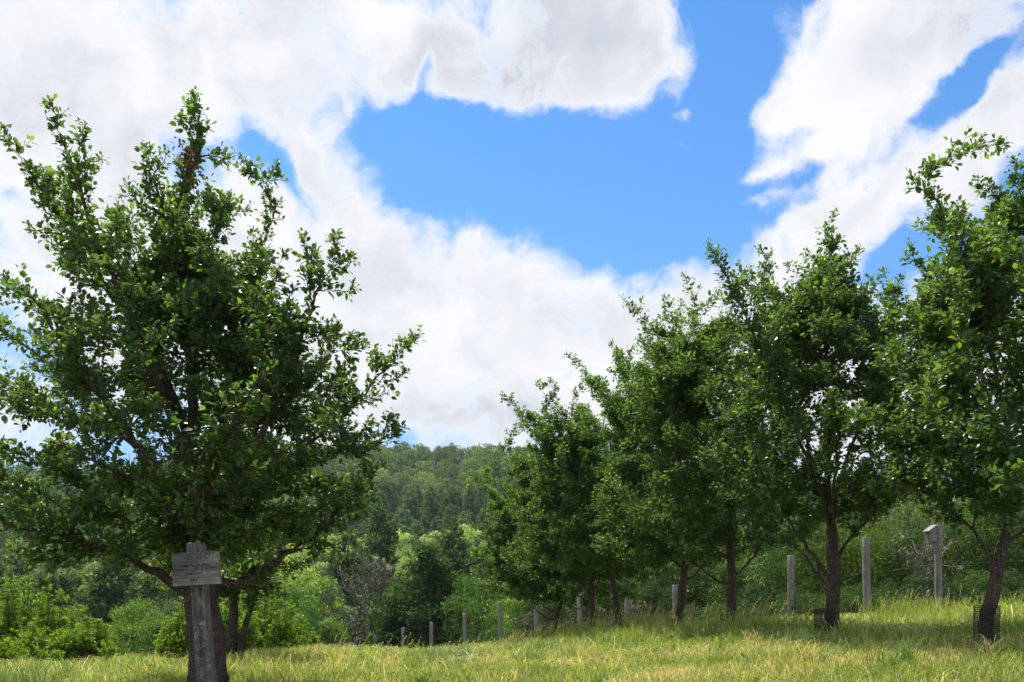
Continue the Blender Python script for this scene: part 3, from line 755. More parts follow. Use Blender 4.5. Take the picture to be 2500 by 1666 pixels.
young_tree('bright green young tree second from the left photo edge', 118, 15.0, 1415, 170, 2)
young_tree('small bright green bushy tree with a visible thin stem, left of the sign', 205, 14.0, 1490, 165, 3)
young_tree('low bright green bush between the two young trees at the far left', 80, 13.4, 1530, 190, 4)
young_tree('bright green young tree seen just right of the left trunks', 652, 16.5, 1395, 190, 5)
young_tree('low yellow green young tree on the right of the double trunk', 705, 18, 1470, 150, 6)
young_tree('bright young tree glimpsed between the sign and the left bushes', 445, 17, 1465, 120, 7)
young_tree('yellow green young tree behind the wooden sign post', 560, 15, 1405, 170, 8)

# ------------------------------------------------------------------ other tree kinds (built once, copied)
def crown_lobes(g, n, Rr, H0, H1, nl, size, lobes, droop=.0, jit=.25):
    """leaf-sized faces on many small clumps spread through an uneven crown between heights H0 and H1"""
    hc = (H0 + H1) / 2; hh = (H1 - H0) / 2
    dv = rvec(lobes, g); dv[:, 2] = dv[:, 2] * .95 + .12
    rad = g.uniform(.35, 1.0, lobes) ** .45
    C = dv * rad[:, None] * [Rr * .80, Rr * .80, hh * .84]; C[:, 2] += hc
    C[:, 2] = np.clip(C[:, 2], H0 * .9, None)
    lr = g.uniform(.16, .33, lobes) * Rr
    w_ = lr ** 2; idx = g.choice(lobes, nl, p=w_ / w_.sum())
    d_ = rvec(nl, g); d_[:, 2] = np.abs(d_[:, 2]) * np.where(g.random(nl) < .78, 1, -.8)
    pos = C[idx] + d_ * (lr[idx] * g.uniform(.62, 1.12, nl))[:, None] * [1, 1, .78]
    U = nrm(d_ + rvec(nl, g) * .45)
    D = nrm(np.cross(U, rvec(nl, g)) + [0, 0, -droop])
    return leaves(pos, D, U, size * g.uniform(.6, 1.3, nl), .7, LEAF4), C

def proto_broad(name, seed, Rr, H, nl, size, lobes=40, H0=.18, droop=0.2, trunkr=.16, wr=.7):
    g = np.random.default_rng(seed)
    (lv, lf), C = crown_lobes(g, 0, Rr, H * H0, H, nl, size, lobes, droop)
    parts = []
    n_ = 10
    tp = np.stack([np.cumsum(g.normal(size=n_)) * .04 * Rr / 3, np.cumsum(g.normal(size=n_)) * .04 * Rr / 3, np.linspace(-.4, H * .72, n_)], 1)
    parts.append(tubes(tp[None], np.linspace(trunkr, trunkr * .25, n_)[None], 8))
    sel = g.choice(len(C), min(18, len(C)), replace=False)
    for c in C[sel]:
        s0 = tp[int(np.clip((c[2] / H) * 9 * .6, 2, 8))]
        parts.append(tubes(bez(s0, s0 * .6 + c * .4 + [0, 0, -.1 * H * .3], c - [0, 0, .05 * H], c, 7)[None], np.linspace(trunkr * .35, .012, 7)[None], 4))
    tv, tf = merge(parts)
    return dict(crown=mk(name + ' crown', lv, lf, M_TREE), trunk=mk(name + ' trunk', tv, tf, M_BARK2, True), R=Rr, H=H, arr=(lv, lf))

def proto_pine(name, seed, Rr, H, whorls, needles, nsize=.32, dense=False, H0=.12):
    g = np.random.default_rng(seed)
    parts = []; pos, dr = [], []
    n_ = 12
    tp = np.stack([g.normal(size=n_) * .03, g.normal(size=n_) * .03, np.linspace(-.4, H, n_)], 1)
    parts.append(tubes(tp[None], np.linspace(.17, .03, n_)[None], 7))
    for i in range(whorls):
        f = (i + g.uniform(-.3, .3)) / whorls; f = max(f, 0)
        z = H * (H0 + (1 - H0) * f)
        rad = Rr * (np.interp(f, [0, .12, .45, .8, 1], [.75, 1.0, .80, .42, .08]) if not dense else np.interp(f, [0, .2, .5, .8, 1], [.95, 1, .88, .55, .12]))
        for b_ in range(g.integers(4, 7)):
            a_ = g.uniform(0, 2 * np.pi); L = rad * g.uniform(.55, 1.12)
            o_ = np.array([math.cos(a_), math.sin(a_), 0])
            e_ = np.array([0, 0, z]) + o_ * L + UP * L * g.uniform(.02, .28) * (1 if not dense else .2)
            P = bez(np.array([0, 0, z]), np.array([0, 0, z]) + o_ * L * .35, e_ - o_ * L * .3 - UP * .05, e_, 7)
            parts.append(tubes(P[None], np.linspace(.035, .01, 7)[None], 4, cap=False))
            k = max(8, int(needles * L / (Rr)))
            t = g.uniform(.22, 1.05, k); pp = P[0] + (P[-1] - P[0]) * t[:, None]
            lat = np.cross(o_, UP); sp = L * .24 * (1.15 - .6 * t)
            pp = pp + lat * (g.normal(size=k) * sp)[:, None] + UP * (g.normal(size=k) * .055 * (1 + dense) * Rr * .5)[:, None] - UP * (.05 if dense else .0) * L
            pos.append(pp); dr.append(nrm(o_ * .7 + rvec(k, g) * .8 + UP * (.35 if not dense else -.2)))
    pos, dr = np.concatenate(pos), np.concatenate(dr)
    U = nrm(UP + rvec(len(pos), g) * .8)
    lv, lf = leaves(pos, dr, U, nsize * g.uniform(.6, 1.3, len(pos)), .42 if not dense else .5, LEAF4)
    tv, tf = merge(parts)
    return dict(crown=mk(name + ' crown', lv, lf, M_TREE), trunk=mk(name + ' trunk', tv, tf, M_BARK2, True), R=Rr, H=H, arr=(lv, lf))

def proto_bare(name, seed, Rr, H, levels=4, kids=5, r0=.09, mat=None):
    g = np.random.default_rng(seed)
    segs = {}
    def grow(p, d, L, r, lev):
        n_ = 6
        e = p + d * L
        P = bez(p, p + d * L * .35 + g.normal(size=3) * L * .07, e - (d * .3 - UP * .05) * L + g.normal(size=3) * L * .07, e, n_)
        segs.setdefault(lev, []).append((P, np.linspace(r, r * .45, n_)))
        if lev >= levels: return
        for k in range(kids + (2 if lev == 0 else 0)):
            j = g.integers(1 if lev == 0 else 1, n_)
            dd = nrm(d * .6 + rvec(1, g)[0] * [1, 1, .55] * .95 + UP * .12)
            grow(P[j], dd, L * g.uniform(.42, .62), max(r * (.55 - .04 * j), .006), lev + 1)
    for st in range(2):
        grow(np.array([g.normal() * .1, g.normal() * .1, -.3]), nrm(np.array([g.normal() * .10, g.normal() * .10, 1])), 1.0, r0 / H, 0)
    parts = []
    for lev, L in segs.items():
        P = np.array([p for p, _ in L]); Rr_ = np.array([r for _, r in L])
        P0_ = P.copy(); 
        parts.append((P0_, Rr_, 6 if lev < 2 else 3))
    allp = np.concatenate([p.reshape(-1, 3) for p, _, _ in parts])
    top, wid = np.percentile(allp[:, 2], 99.5), np.percentile(np.abs(allp[:, :2]), 98)
    sc = np.array([Rr / wid, Rr / wid, H / top])
    out = [tubes(p * sc, np.maximum(r * H * .8, .0028), s_, cap=False) for p, r, s_ in parts]
    tr = merge([out[0], out[1]]); tw = merge(out[2:])
    return dict(crown=mk(name + ' branches', tw[0], tw[1], mat or M_GREYBARK), trunk=mk(name + ' trunk', tr[0], tr[1], mat or M_GREYBARK, True), R=Rr, H=H)

PB = [proto_broad('broad near %d' % i, 100 + i, 3.0, 6.0, 8500, .20, 60, .06, .25) for i in range(3)]
PF = [proto_broad('broad far %d' % i, 140 + i, 4.0, 9.0, 2600, .42, 34, .22, .1) for i in range(3)]
PS_ = [proto_broad('shrub %d' % i, 150 + i, 3.0, 6.0, 11000, .13, 110, .0, .3) for i in range(3)]
PL = [proto_broad('feathery near %d' % i, 120 + i, 3.0, 6.0, 9500, .16, 75, .04, .8) for i in range(2)]
PP = [proto_pine('pine %d' % i, 160 + i, 3.4, 12.0, 19, 62, .62) for i in range(3)]
PC = [proto_pine('dark cedar %d' % i, 180 + i, 3.2, 7.0, 24, 250, .27, dense=True, H0=.03) for i in range(2)]
PD = [proto_bare('bare tree %d' % i, 190 + i, 2.4, 6.0, 4, 5, .050) for i in range(2)]
PDS = proto_bare('thin dead tree', 197, 1.2, 4.0, 4, 4, .026)

def place(pr, x, y, H, Rw, rz, color, name, label, cat, group=None, z=None, sink=0.0, parts=True):
    root = bpy.data.objects.new(name, None); COL.objects.link(root)
    root.location = (x, y, (h1(x, y) if z is None else z) - sink)
    root.rotation_euler = (0, 0, rz)
    root.scale = (Rw / pr['R'], Rw / pr['R'], H / pr['H'])
    tag(root, label, cat, group)
    c = obj('crown', pr['crown'], root); c.color = (*color, 1)
    if parts: obj('trunk', pr['trunk'], root)
    return root

DG, MG, LG, OLV, GGR, YG, PINE, BG_ = (0.056, 0.108, 0.022), (0.112, 0.192, 0.034), (0.230, 0.330, 0.075), (0.150, 0.185, 0.055), (0.115, 0.165, 0.085), (0.150, 0.230, 0.026), (0.060, 0.105, 0.040), (0.070, 0.150, 0.045)
def mid(pr, px, top, wpx, d, color, name, label, cat='tree', rz=None, sink=.2, group=None):
    x = at(px, d); z = h1(x, d)
    H = zz(top, d) - z + sink
    Rw = wpx / F * d / 2
    place(pr, x, d, max(H, .6), Rw, rng.uniform(0, 6.28) if rz is None else rz, color, name, label, cat, group, z, sink)
# --- left
mid(PL[0], 178, 1486, 200, 34, OLV, 'broadleaf_tree', 'olive green rounded tree in the valley left of the sign')
mid(PL[1], 330, 1465, 190, 30, (0.15, 0.235, 0.06), 'broadleaf_tree', 'feathery light green tree left of the sign post, with drooping sprays')
mid(PB[0], 415, 1462, 170, 36, GGR, 'broadleaf_tree', 'grey green tree close behind the sign on its left')
mid(PB[1], 425, 1515, 190, 27, DG, 'broadleaf_tree', 'dark green dense tree directly left of the sign post')
mid(PB[2], 520, 1500, 200, 32, MG, 'broadleaf_tree', 'mid green tree hidden behind the left apple trunks')
mid(PP[0], 272, 1345, 210, 55, PINE, 'pine_tree', 'large dark pine standing under the lowest left branches')
mid(PP[1], 130, 1350, 180, 62, PINE, 'pine_tree', 'dark pine behind the olive rounded tree')
mid(PP[2], 370, 1400, 170, 58, PINE, 'pine_tree', 'dark pine between the large pine and the sign')
mid(PB[2], 30, 1420, 200, 52, DG, 'broadleaf_tree', 'dark tree behind the tallest bright young tree')
mid(PC[0], 60, 1500, 150, 40, PINE, 'conifer_tree', 'dark conifer low behind the young trees at the far left')
# --- centre
mid(PL[1], 715, 1440, 150, 31, (0.07, 0.15, 0.05), 'broadleaf_tree', 'blue green feathery tree right of the double trunk')
mid(PB[0], 650, 1400, 190, 50, MG, 'broadleaf_tree', 'mid green tree under the right edge of the large apple crown')
mid(PB[1], 765, 1400, 200, 56, LG, 'broadleaf_tree', 'light green rounded tree left of the bare grey tree')
mid(PB[2], 790, 1500, 150, 44, MG, 'broadleaf_tree', 'mid green tree behind the two leftmost fence posts')
mid(PP[1], 850, 1300, 190, 70, (0.075, 0.105, 0.045), 'pine_tree', 'pale grey green pine rising above the bare grey tree')
mid(PP[0], 928, 1235, 170, 86, PINE, 'pine_tree', 'dark tall pine left of the big dark conifer')
mid(PP[2], 1105, 1275, 190, 80, PINE, 'pine_tree', 'dark pine above the right shoulder of the big dark conifer')
mid(PL[0], 952, 1420, 120, 54, MG, 'broadleaf_tree', 'fresh green tree squeezed between the bare tree and the dark conifer', rz=2)
mid(PC[0], 1042, 1335, 290, 50, (0.046, 0.094, 0.016), 'conifer_tree', 'big dark broad conifer behind the middle of the fence', 'conifer', rz=1.0)
mid(PC[1], 960, 1480, 130, 50, (0.05, 0.10, 0.018), 'conifer_tree', 'low green conifer at the left foot of the big dark one', 'conifer')
mid(PL[1], 1160, 1405, 190, 48, (0.095, 0.175, 0.045), 'broadleaf_tree', 'soft mid green feathery tree right of the big dark conifer')
mid(PL[0], 1255, 1440, 170, 46, MG, 'broadleaf_tree', 'green feathery tree behind the last apple tree')
mid(PD[0], 880, 1365, 250, 53, (1, 1, 1), 'bare_tree', 'bare grey tree with fine leafless twigs left of the dark conifer', 'bare tree', rz=.5)
mid(PD[1], 835, 1500, 170, 52.5, (1, 1, 1), 'bare_tree', 'low bare thicket tree at the foot of the grey leafless one', 'bare tree')
# --- right, behind the fence
R_SH = [(1330, 1470, 150, 38, DG), (1395, 1450, 180, 36, DG), (1480, 1440, 200, 34, (0.045, 0.075, 0.03)), (1570, 1420, 220, 33, DG), (1660, 1400, 200, 31, (0.04, 0.07, 0.025)), (1740, 1375, 220, 30, DG),
        (1835, 1340, 230, 29, MG), (1930, 1325, 220, 27.5, BG_), (2030, 1310, 240, 26, MG), (2120, 1270, 230, 25.5, YG), (2250, 1300, 230, 24.5, DG), (2350, 1260, 240, 23.5, MG), (2460, 1240, 240, 23, DG)]
R_LB = ['dark tree behind the apple tree that forks low', 'dark green tree behind the fifth fence post from the middle', 'dull green tree behind the two slim apple trunks', 'dark green bush tree left of the fourth apple trunk',
        'shaded tree right of the fourth apple trunk', 'dark green tree behind the third apple trunk', 'mid green tree left of the post beside the second apple trunk', 'fresh green tree behind the second apple tree',
        'mid green tree between the second apple trunk and the tall post', 'yellow green tree behind the tall bare fence post', 'dark green tree behind the birdhouse post', 'mid green tree right of the birdhouse', 'dark green tree behind the nearest right apple trunk']
for i, ((px, top, wp, d, c), lb) in enumerate(zip(R_SH, R_LB)):
    mid(PS_[i % 3] if i % 4 else PL[i % 2], px, top - 20, wp * 1.1, d, tuple(v_ * .62 for v_ in c), 'broadleaf_tree', lb)
mid(PL[0], 2225, 1195, 330, 42, (0.13, 0.19, 0.06), 'broadleaf_tree', 'pale green tall tree seen through the gap above the birdhouse')
mid(PB[1], 2440, 1180, 320, 40, MG, 'broadleaf_tree', 'tall mid green tree behind the nearest apple crown')
mid(PB[0], 2030, 1230, 300, 44, DG, 'broadleaf_tree', 'tall dark tree behind the second apple crown')
mid(PDS, 2237, 1285, 190, 20.5, (1, 1, 1), 'dead_tree', 'thin leafless dead tree left of the birdhouse post', 'dead tree', rz=1.1)
mid(PD[1], 1560, 1470, 140, 30.5, (1, 1, 1), 'bare_tree', 'grey leafless brush between the slim apple trunks', 'bare tree')
mid(PD[0], 1310, 1490, 130, 36, (1, 1, 1), 'bare_tree', 'grey leafless brush left of the lowest forked apple tree', 'bare tree')
# shrubs along the far side of the fence
SHR = [(1155, 1540, 90, 42.5), (1215, 1525, 100, 40.5), (1275, 1520, 100, 38.5), (1345, 1512, 110, 35.5), (1420, 1505, 120, 33.5), (1500, 1500, 120, 31.5), (1590, 1490, 130, 29), (1690, 1470, 140, 27), (1780, 1450, 140, 25.5), (1870, 1440, 140, 24),
       (1960, 1430, 150, 22.8), (2060, 1420, 150, 22), (2160, 1400, 160, 21.2), (2270, 1390, 160, 20.5), (2370, 1380, 170, 19.8), (2480, 1370, 170, 19)]
for i, (px, top, wp, d) in enumerate(SHR):
    x = at(px, d)
    o = place(PS_[i % 3], x, d, max(zz(top, d) - h1(x, d) + .2, .8), wp / F * d / 2 * 1.15, rng.uniform(0, 6), ((0.045, 0.085, 0.02), (0.055, 0.11, 0.035), (0.06, 0.115, 0.022))[i % 3], 'shrub',
              'leafy undergrowth shrub in the line just beyond the wire fence', 'shrub', 'undergrowth shrubs just beyond the wire fence', sink=.3, parts=False)
    o.children[0].name = 'foliage'

# ------------------------------------------------------------------ the wooded valley and hill
g = np.random.default_rng(77)
cand = []
d = 58.0
while d < 440:
    step = np.interp(d, [58, 120, 440], [5.2, 6.4, 9.2])
    half = .70 * d
    for x in np.arange(-half, half, step):
        cand.append((x + g.uniform(-.4, .4) * step, d + g.uniform(-.4, .4) * step))
    d += step * .95
cand = np.array(cand)
cz_ = height(cand[:, 0], cand[:, 1])
far_list = []
for (x, y), z in zip(cand, cz_):
    px = 1250 + x / y * F
    patch = fbm(np.array(x / 28 + 4), np.array(y / 40 + 7), 2)
    if y < 115: kind = 'pine' if (patch > .62 or px < 520 and patch > .40) else 'broad'
    elif y < 172: kind = 'broad' if g.random() < .93 else 'pine'
    elif y < 260: kind = 'pine' if patch > .36 else 'broad'
    else: kind = 'broad' if patch < .62 else 'pine'
    if y < 75 and abs(px - 1040) < 150: continue
    v = g.uniform(.65, 1.35)
    if kind == 'pine':
        H = g.uniform(9.5, 14) if y > 100 else g.uniform(7, 10); Rw = g.uniform(2.9, 4.0) * (1 if y > 100 else .8)
        c = np.array([0.075, 0.122, 0.050]) * v
    else:
        H = g.uniform(7.5, 13) if y > 100 else g.uniform(5.5, 8); Rw = g.uniform(3.4, 5.4)
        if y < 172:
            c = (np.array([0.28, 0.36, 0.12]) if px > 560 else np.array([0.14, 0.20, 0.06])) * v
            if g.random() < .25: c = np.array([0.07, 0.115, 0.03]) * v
        else:
            c = np.array([0.112, 0.175, 0.060]) * v
            if g.random() < .22: c = np.array([0.19, 0.24, 0.09]) * v
    # thin out what the near orchard hides anyway
    far_list.append((kind, x, y, z, H, Rw, tuple(c), px))
def seen(px, y): return 720 < px < 1330
pri = sorted(range(len(far_list)), key=lambda i: (0 if seen(far_list[i][7], 0) else 130) + far_list[i][2])
quota = {'pine': 270, 'broad': 230}
indiv, rest = [], []
for i in pri:
    k = far_list[i][0]
    if quota[k] > 0: quota[k] -= 1; indiv.append(i)
    else: rest.append(i)
def band(y, kind, px):
    if kind == 'pine':
        return ('dark pine among others in the valley below the hill' if y < 165 else 'dark green pine with tiered boughs in the belt of pines halfway up the hill' if y < 260 else 'small dark pine among broadleaf trees near the hilltop')
    return ('light green rounded tree in the sunlit belt at the foot of the hill' if y < 165 else 'round broadleaf tree scattered in the pine belt of the hill' if y < 260 else 'small dull green round crowned tree of the upper hillside')
for i in indiv:
    kind, x, y, z, H, Rw, c, px = far_list[i]
    pr = PP[i % 3] if kind == 'pine' else (PB[i % 3] if y < 90 else PF[i % 3])
    lb = band(y, kind, px)
    place(pr, x, y, H, Rw, g.uniform(0, 6.28), c, 'pine_tree' if kind == 'pine' else 'broadleaf_tree', lb, 'pine' if kind == 'pine' else 'tree',
          {'dark pine among o': 'pines in the valley', 'dark green pine w': 'pines of the belt halfway up the hill', 'small dark pine a': 'pines near the hilltop', 'light green round': 'light trees at the foot of the hill', 'round broadleaf t': 'round trees in the pine belt', 'small dull green ': 'trees of the upper hillside'}[lb[:17]],
          z=z, sink=.3, parts=(y < 200))
# the remaining hillside reads as one mass
parts, tints = [], []
for i in rest:
    kind, x, y, z, H, Rw, c, px = far_list[i]
    pr = PP[i % 3] if kind == 'pine' else PF[i % 3]
    lv, lf = pr['arr']
    nlf = len(lv) // 4
    dens = 700 if seen(px, y) else 340
    if not seen(px, y) and y < 300 and (i % 2): dens = 260
    sel = g.choice(nlf, min(dens, nlf), replace=False)
    vv = lv.reshape(-1, 4, 3)[sel].copy()
    cen = vv.mean(1, keepdims=True); vv = cen + (vv - cen) * (1.5 if dens > 500 else 2.2)
    a_ = g.uniform(0, 6.28); ca, sa = math.cos(a_), math.sin(a_)
    vv = vv @ np.array([[ca, sa, 0], [-sa, ca, 0], [0, 0, 1]]) * [Rw / pr['R'], Rw / pr['R'], H / pr['H']] + [x, y, z - .3]
    parts.append(vv.reshape(-1, 3)); tints.append(np.tile(np.array(c, dtype=np.float32), (len(parts[-1]), 1)))
V = np.concatenate(parts); T_ = np.concatenate(tints)
k = np.arange(len(V) // 4)[:, None, None] * 4
Ff = (np.array([[0, 2, 3], [0, 3, 1]])[None] + k).reshape(-1, 3)
tag(obj('forest', mk('forest', V, [Ff], M_FOREST, False, T_)), 'continuous forest canopy covering the rest of the far hill', 'forest', kind='stuff')
print('FOREST individuals', len(indiv), 'rest', len(rest), 'faces', len(Ff))

# ------------------------------------------------------------------ fence
def ring_mesh(path, rad, sides, mat, name, rough=0.0, seed=0, flat_top=True):
    gg = np.random.default_rng(seed)
    V, Fs = tubes(np.array(path)[None], np.array(rad)[None], sides)
    if rough:
        cen = np.repeat(np.array(path), sides, 0); dv = V - cen
        V = cen + dv * (1 + rough * (fbm(np.arctan2(dv[:, 1], dv[:, 0]) * 1.5 + seed * 3, V[:, 2] * 2, 2)[:, None] - .5))
    return mk(name, V, Fs, mat, True)
fx0, fy0 = at(FENCE[2][0], FENCE[2][1]), FENCE[2][1]
fr_ = bpy.data.objects.new('wire_fence', None); COL.objects.link(fr_); fr_.location = (fx0, fy0, h1(fx0, fy0))
tag(fr_, 'tall deer fence of round grey wooden posts strung with thin wires behind the right row', 'fence')
FO = np.array(fr_.location)
tops = []
for i, (px, d, py) in enumerate(FENCE):
    x = at(px, d); zt = zz(py, d); zb = h1(x, d) - .3
    lean = rng.normal() * .02
    r = (.092, .084, .080, .096)[i % 4] + rng.normal() * .003
    zsn = np.r_[np.linspace(zb, zt - .01, 9), zt]
    path = np.stack([x - FO[0] + (zsn - zt) * lean * -1, np.full(10, d - FO[1]), zsn - FO[2]], 1)
    rad = np.r_[np.linspace(r * 1.1, r, 9), r * .93]
    obj('post', ring_mesh(path, rad, 14, M_POST, 'fence post', .10, i), fr_)
    tops.append((x, d, zb + .3, zt))
for hfrac in (.30, .60, .93):
    pts = []
    for (x0, y0, b0, t0), (x1, y1, b1, t1) in zip(tops[:-1], tops[1:]):
        for s_ in np.linspace(0, 1, 7)[:-1]:
            sag = -.03 * math.sin(math.pi * s_)
            pts.append((x0 + (x1 - x0) * s_ - .085, y0 + (y1 - y0) * s_ - .03, (b0 + (t0 - b0) * hfrac) * (1 - s_) + (b1 + (t1 - b1) * hfrac) * s_ + sag))
    pts = np.array(pts) - FO
    obj('wire', ring_mesh(pts, np.full(len(pts), 0.0016 if hfrac < .9 else .0022), 5, M_WIRE, 'fence wire'), fr_)

# ------------------------------------------------------------------ boxes with rounded, slightly uneven edges
import bmesh
def slab(name, size, mat, loc=(0, 0, 0), bevel=.004, jit=0.0, cuts=0, seed=0, shear=None, parent=None, rot=None):
    bm = bmesh.new(); bmesh.ops.create_cube(bm, size=1)
    for v in bm.verts: v.co = Vector((v.co.x * size[0], v.co.y * size[1], v.co.z * size[2]))
    if shear:
        for v in bm.verts: v.co = Vector(shear(v.co))
    if cuts: bmesh.ops.subdivide_edges(bm, edges=bm.edges[:], cuts=cuts, use_grid_fill=True)
    if jit:
        gg = random.Random(seed)
        for v in bm.verts: v.co += Vector((gg.uniform(-jit, jit), gg.uniform(-jit, jit), gg.uniform(-jit, jit)))
    if bevel and not cuts: bmesh.ops.bevel(bm, geom=bm.edges[:], offset=bevel, segments=2, affect='EDGES')
    me = bpy.data.meshes.new(name); bm.to_mesh(me); bm.free(); me.materials.append(mat)
    o = obj(name, me, parent, loc, rot); return o

# birdhouse on the third post: side faces the camera, box front to the left
bx, by, bz0, bzt = tops[2]
s_ = 19.0 / F
bh = bpy.data.objects.new('birdhouse', None); COL.objects.link(bh)
bh.location = (bx - .075, by - .02, zz(1360, 19)); bh.rotation_euler = (0, 0, R(14))
tag(bh, 'weathered grey wooden birdhouse with a sloping roof fixed to a fence post', 'birdhouse')
hb = zz(1325, 19) - zz(1360, 19); he = hb
# back board runs above and below the box
slab('mounting_board', (.022, .10, zz(1281, 19) - zz(1345, 19)), M_BOX, (-.011, 0, zz(1313, 19) - bh.location.z), .002, parent=bh)
slab('tail_board', (.10, .022, .20), M_BOX, (-.055, -.04, zz(1338, 19) - bh.location.z), .002, parent=bh)
zb_, zt_ = zz(1324, 19) - bh.location.z, zz(1292, 19) - bh.location.z
def side(co):
    x, y, z = co
    if z > 0: z += .10 * (x / .16)
    return (x, y, z)
slab('body', (.16, .15, zt_ - zb_), M_BOX, (-.105, 0, (zb_ + zt_) / 2), .003, shear=side, parent=bh)
slab('front_panel', (.018, .16, zt_ - zb_ - .03), M_BOX, (-.196, 0, (zb_ + zt_) / 2 - .045), .002, parent=bh)
rf = slab('roof', (.30, .20, .020), M_ROOFW, (-.150, 0, zt_ + .012), .002, parent=bh, rot=(0, -math.atan(.10 / .16) , 0))
pv, pf = tubes(np.array([[[-.200, 0, 0], [-.2065, 0, 0]]]), np.array([[.019, .019]]), 18)
eh = obj('entrance_hole', mk('entrance hole', pv, pf, M_LETTER), bh, (0, 0, zt_ - .10))

# ------------------------------------------------------------------ sign post
SD = 4.6
sx, sz0 = at(504, SD), h1(at(504, SD), SD)
sp_ = bpy.data.objects.new('sign_post', None); COL.objects.link(sp_)
topz = zz(1327, SD)
sp_.location = (at(503, SD) + .045, SD, sz0)
tag(sp_, 'weathered square wooden post with a small lettered board, leaning left before the large apple tree', 'sign')
Hs = topz - sz0
lean = math.atan((at(503, SD) - at(477, SD)) / (zz(1327, SD) - zz(1666, SD)))
nz = 60
zs = np.linspace(-.25, Hs, nz)
prof = []
gp = np.random.default_rng(4)
hw = np.interp(zs, [0, Hs * .5, Hs * .82, Hs * .84, Hs], [.047, .044, .042, .045, .046])
ang = np.linspace(0, 2 * np.pi, 40, endpoint=False)
V = []
for k, z in enumerate(zs):
    cxy = -(z) * math.tan(lean)
    for j, a_ in enumerate(ang):
        c_, s2 = math.cos(a_), math.sin(a_)
        r_ = 1 / (abs(c_) ** 7 + abs(s2) ** 7) ** (1 / 7)          # square with worn corners
        nse = .09 * (float(fbm(np.array(a_ * 5.0), np.array(z * 1.6 + 3), 3)) - .5) + (-.14 if (float(vnoise(np.array(a_ * 9.0), np.array(z * .9))) > .80) else 0)
        rr = hw[k] * r_ * (1 + nse)
        zz_ = z + (.012 * (float(vnoise(np.array(a_ * 3.), np.array(5.))) - .5) if k == nz - 1 else 0)
        V.append((cxy + rr * c_, rr * s2, zz_))
V = np.array(V); idx = np.arange(nz * 40).reshape(nz, 40)
a1, b1 = idx[:-1], idx[1:]
Fq = np.stack([a1, np.roll(a1, -1, 1), np.roll(b1, -1, 1), b1], -1).reshape(-1, 4)
obj('post', mk('sign post wood', V, [Fq, idx[-1][None]], M_SIGNPOST, False), sp_)
# lichen crust on the post top
# board
bc = P3(484.5, 1390, SD)
bw, bhh = at(540, SD) - at(427, SD), zz(1344, SD) - zz(1422, SD)
board = bpy.data.objects.new('board', None)
tilt = math.atan2(6.5, 118)
bo = slab('sign_board', (bw, .022, bhh), M_BOARD, (bc[0] - sp_.location.x + .022, -.082, bc[2] - sz0), jit=.0012, cuts=7, seed=3, bevel=0, parent=sp_, rot=(0, -tilt * 1.0, 0))
bo.name = 'board'
pl = bo.data.polygons
def text(s, size, x, z):
    cu = bpy.data.curves.new('lettering', 'FONT'); cu.body = s; cu.size = size; cu.align_x = 'CENTER'; cu.extrude = .0006; cu.space_character = 1.12
    o = bpy.data.objects.new('lettering', cu); COL.objects.link(o)
    bpy.context.view_layer.update()
    dg = bpy.context.evaluated_depsgraph_get()
    me = bpy.data.meshes.new_from_object(o.evaluated_get(dg)); me.materials.clear(); me.materials.append(M_LETTER)
    bpy.data.objects.remove(o)
    t = obj('lettering', me, bo, (x, -.0128, z), (R(90), 0, 0))
    return t
text('SWEET CROSS APPLE', .0165, -.004, .012)
text('CHESTNUT', .0165, -.010, -.033)
text('2010', .0175, -.012, -.068)
pv, pf = tubes(np.array([[[0, -.010, 0], [0, -.0145, 0]]]), np.array([[.0035, .003]]), 12)
obj('nail', mk('nail head', pv, pf, M_LETTER), bo, (.0, 0, .040))

# ------------------------------------------------------------------ trunk guards
def guard(px, d, rad, H, label, seed, offx=0.0):
    gg = np.random.default_rng(seed)
    x, y = at(px, d) + offx, d
    z0 = h1(x, y) - .05
    o_ = []
    nv, nr = 34, int(H / .018)
    th = np.linspace(0, 2 * np.pi, nv, endpoint=False)
    ell = lambda t, z: np.stack([rad * np.cos(t) * (1 + .05 * np.sin(2 * t + z * 3)) + z * .02, rad * .95 * np.sin(t), z + 0 * t], -1)
    P = np.array([[ell(np.array(t), np.array(z)) for z in np.linspace(0, H, 6)] for t in th])
    o_.append(tubes(P, np.full((nv, 6), .0026), 4, cap=False))
    tt = np.linspace(0, 2 * np.pi, 37)
    Pr = np.array([ell(tt, np.full(37, z)) for z in np.linspace(.01, H, nr)])
    o_.append(tubes(Pr, np.full((nr, 37), .0026), 4, cap=False))
    v_, f_ = merge(o_)
    t = obj('trunk_guard', mk('trunk guard mesh', v_, f_, M_GUARD), None, (x, y, z0))
    tag(t, label, 'trunk guard', 'mesh guards around the apple trunks')
guard(2407, 7.3, .105, .46, 'black mesh guard around the nearest right apple trunk', 1)
guard(2020, 9.6, .125, .42, 'black mesh guard around the second apple trunk from the right', 2, -.03)
guard(1783, 12.2, .125, .42, 'black mesh guard around the third apple trunk from the right', 3, -.03)
guard(1645, 14.8, .12, .40, 'dark mesh guard around the fourth apple trunk from the right', 4, -.02)
guard(508, 6.9, .165, .22, 'dark mesh guard around the large left apple trunk', 5)

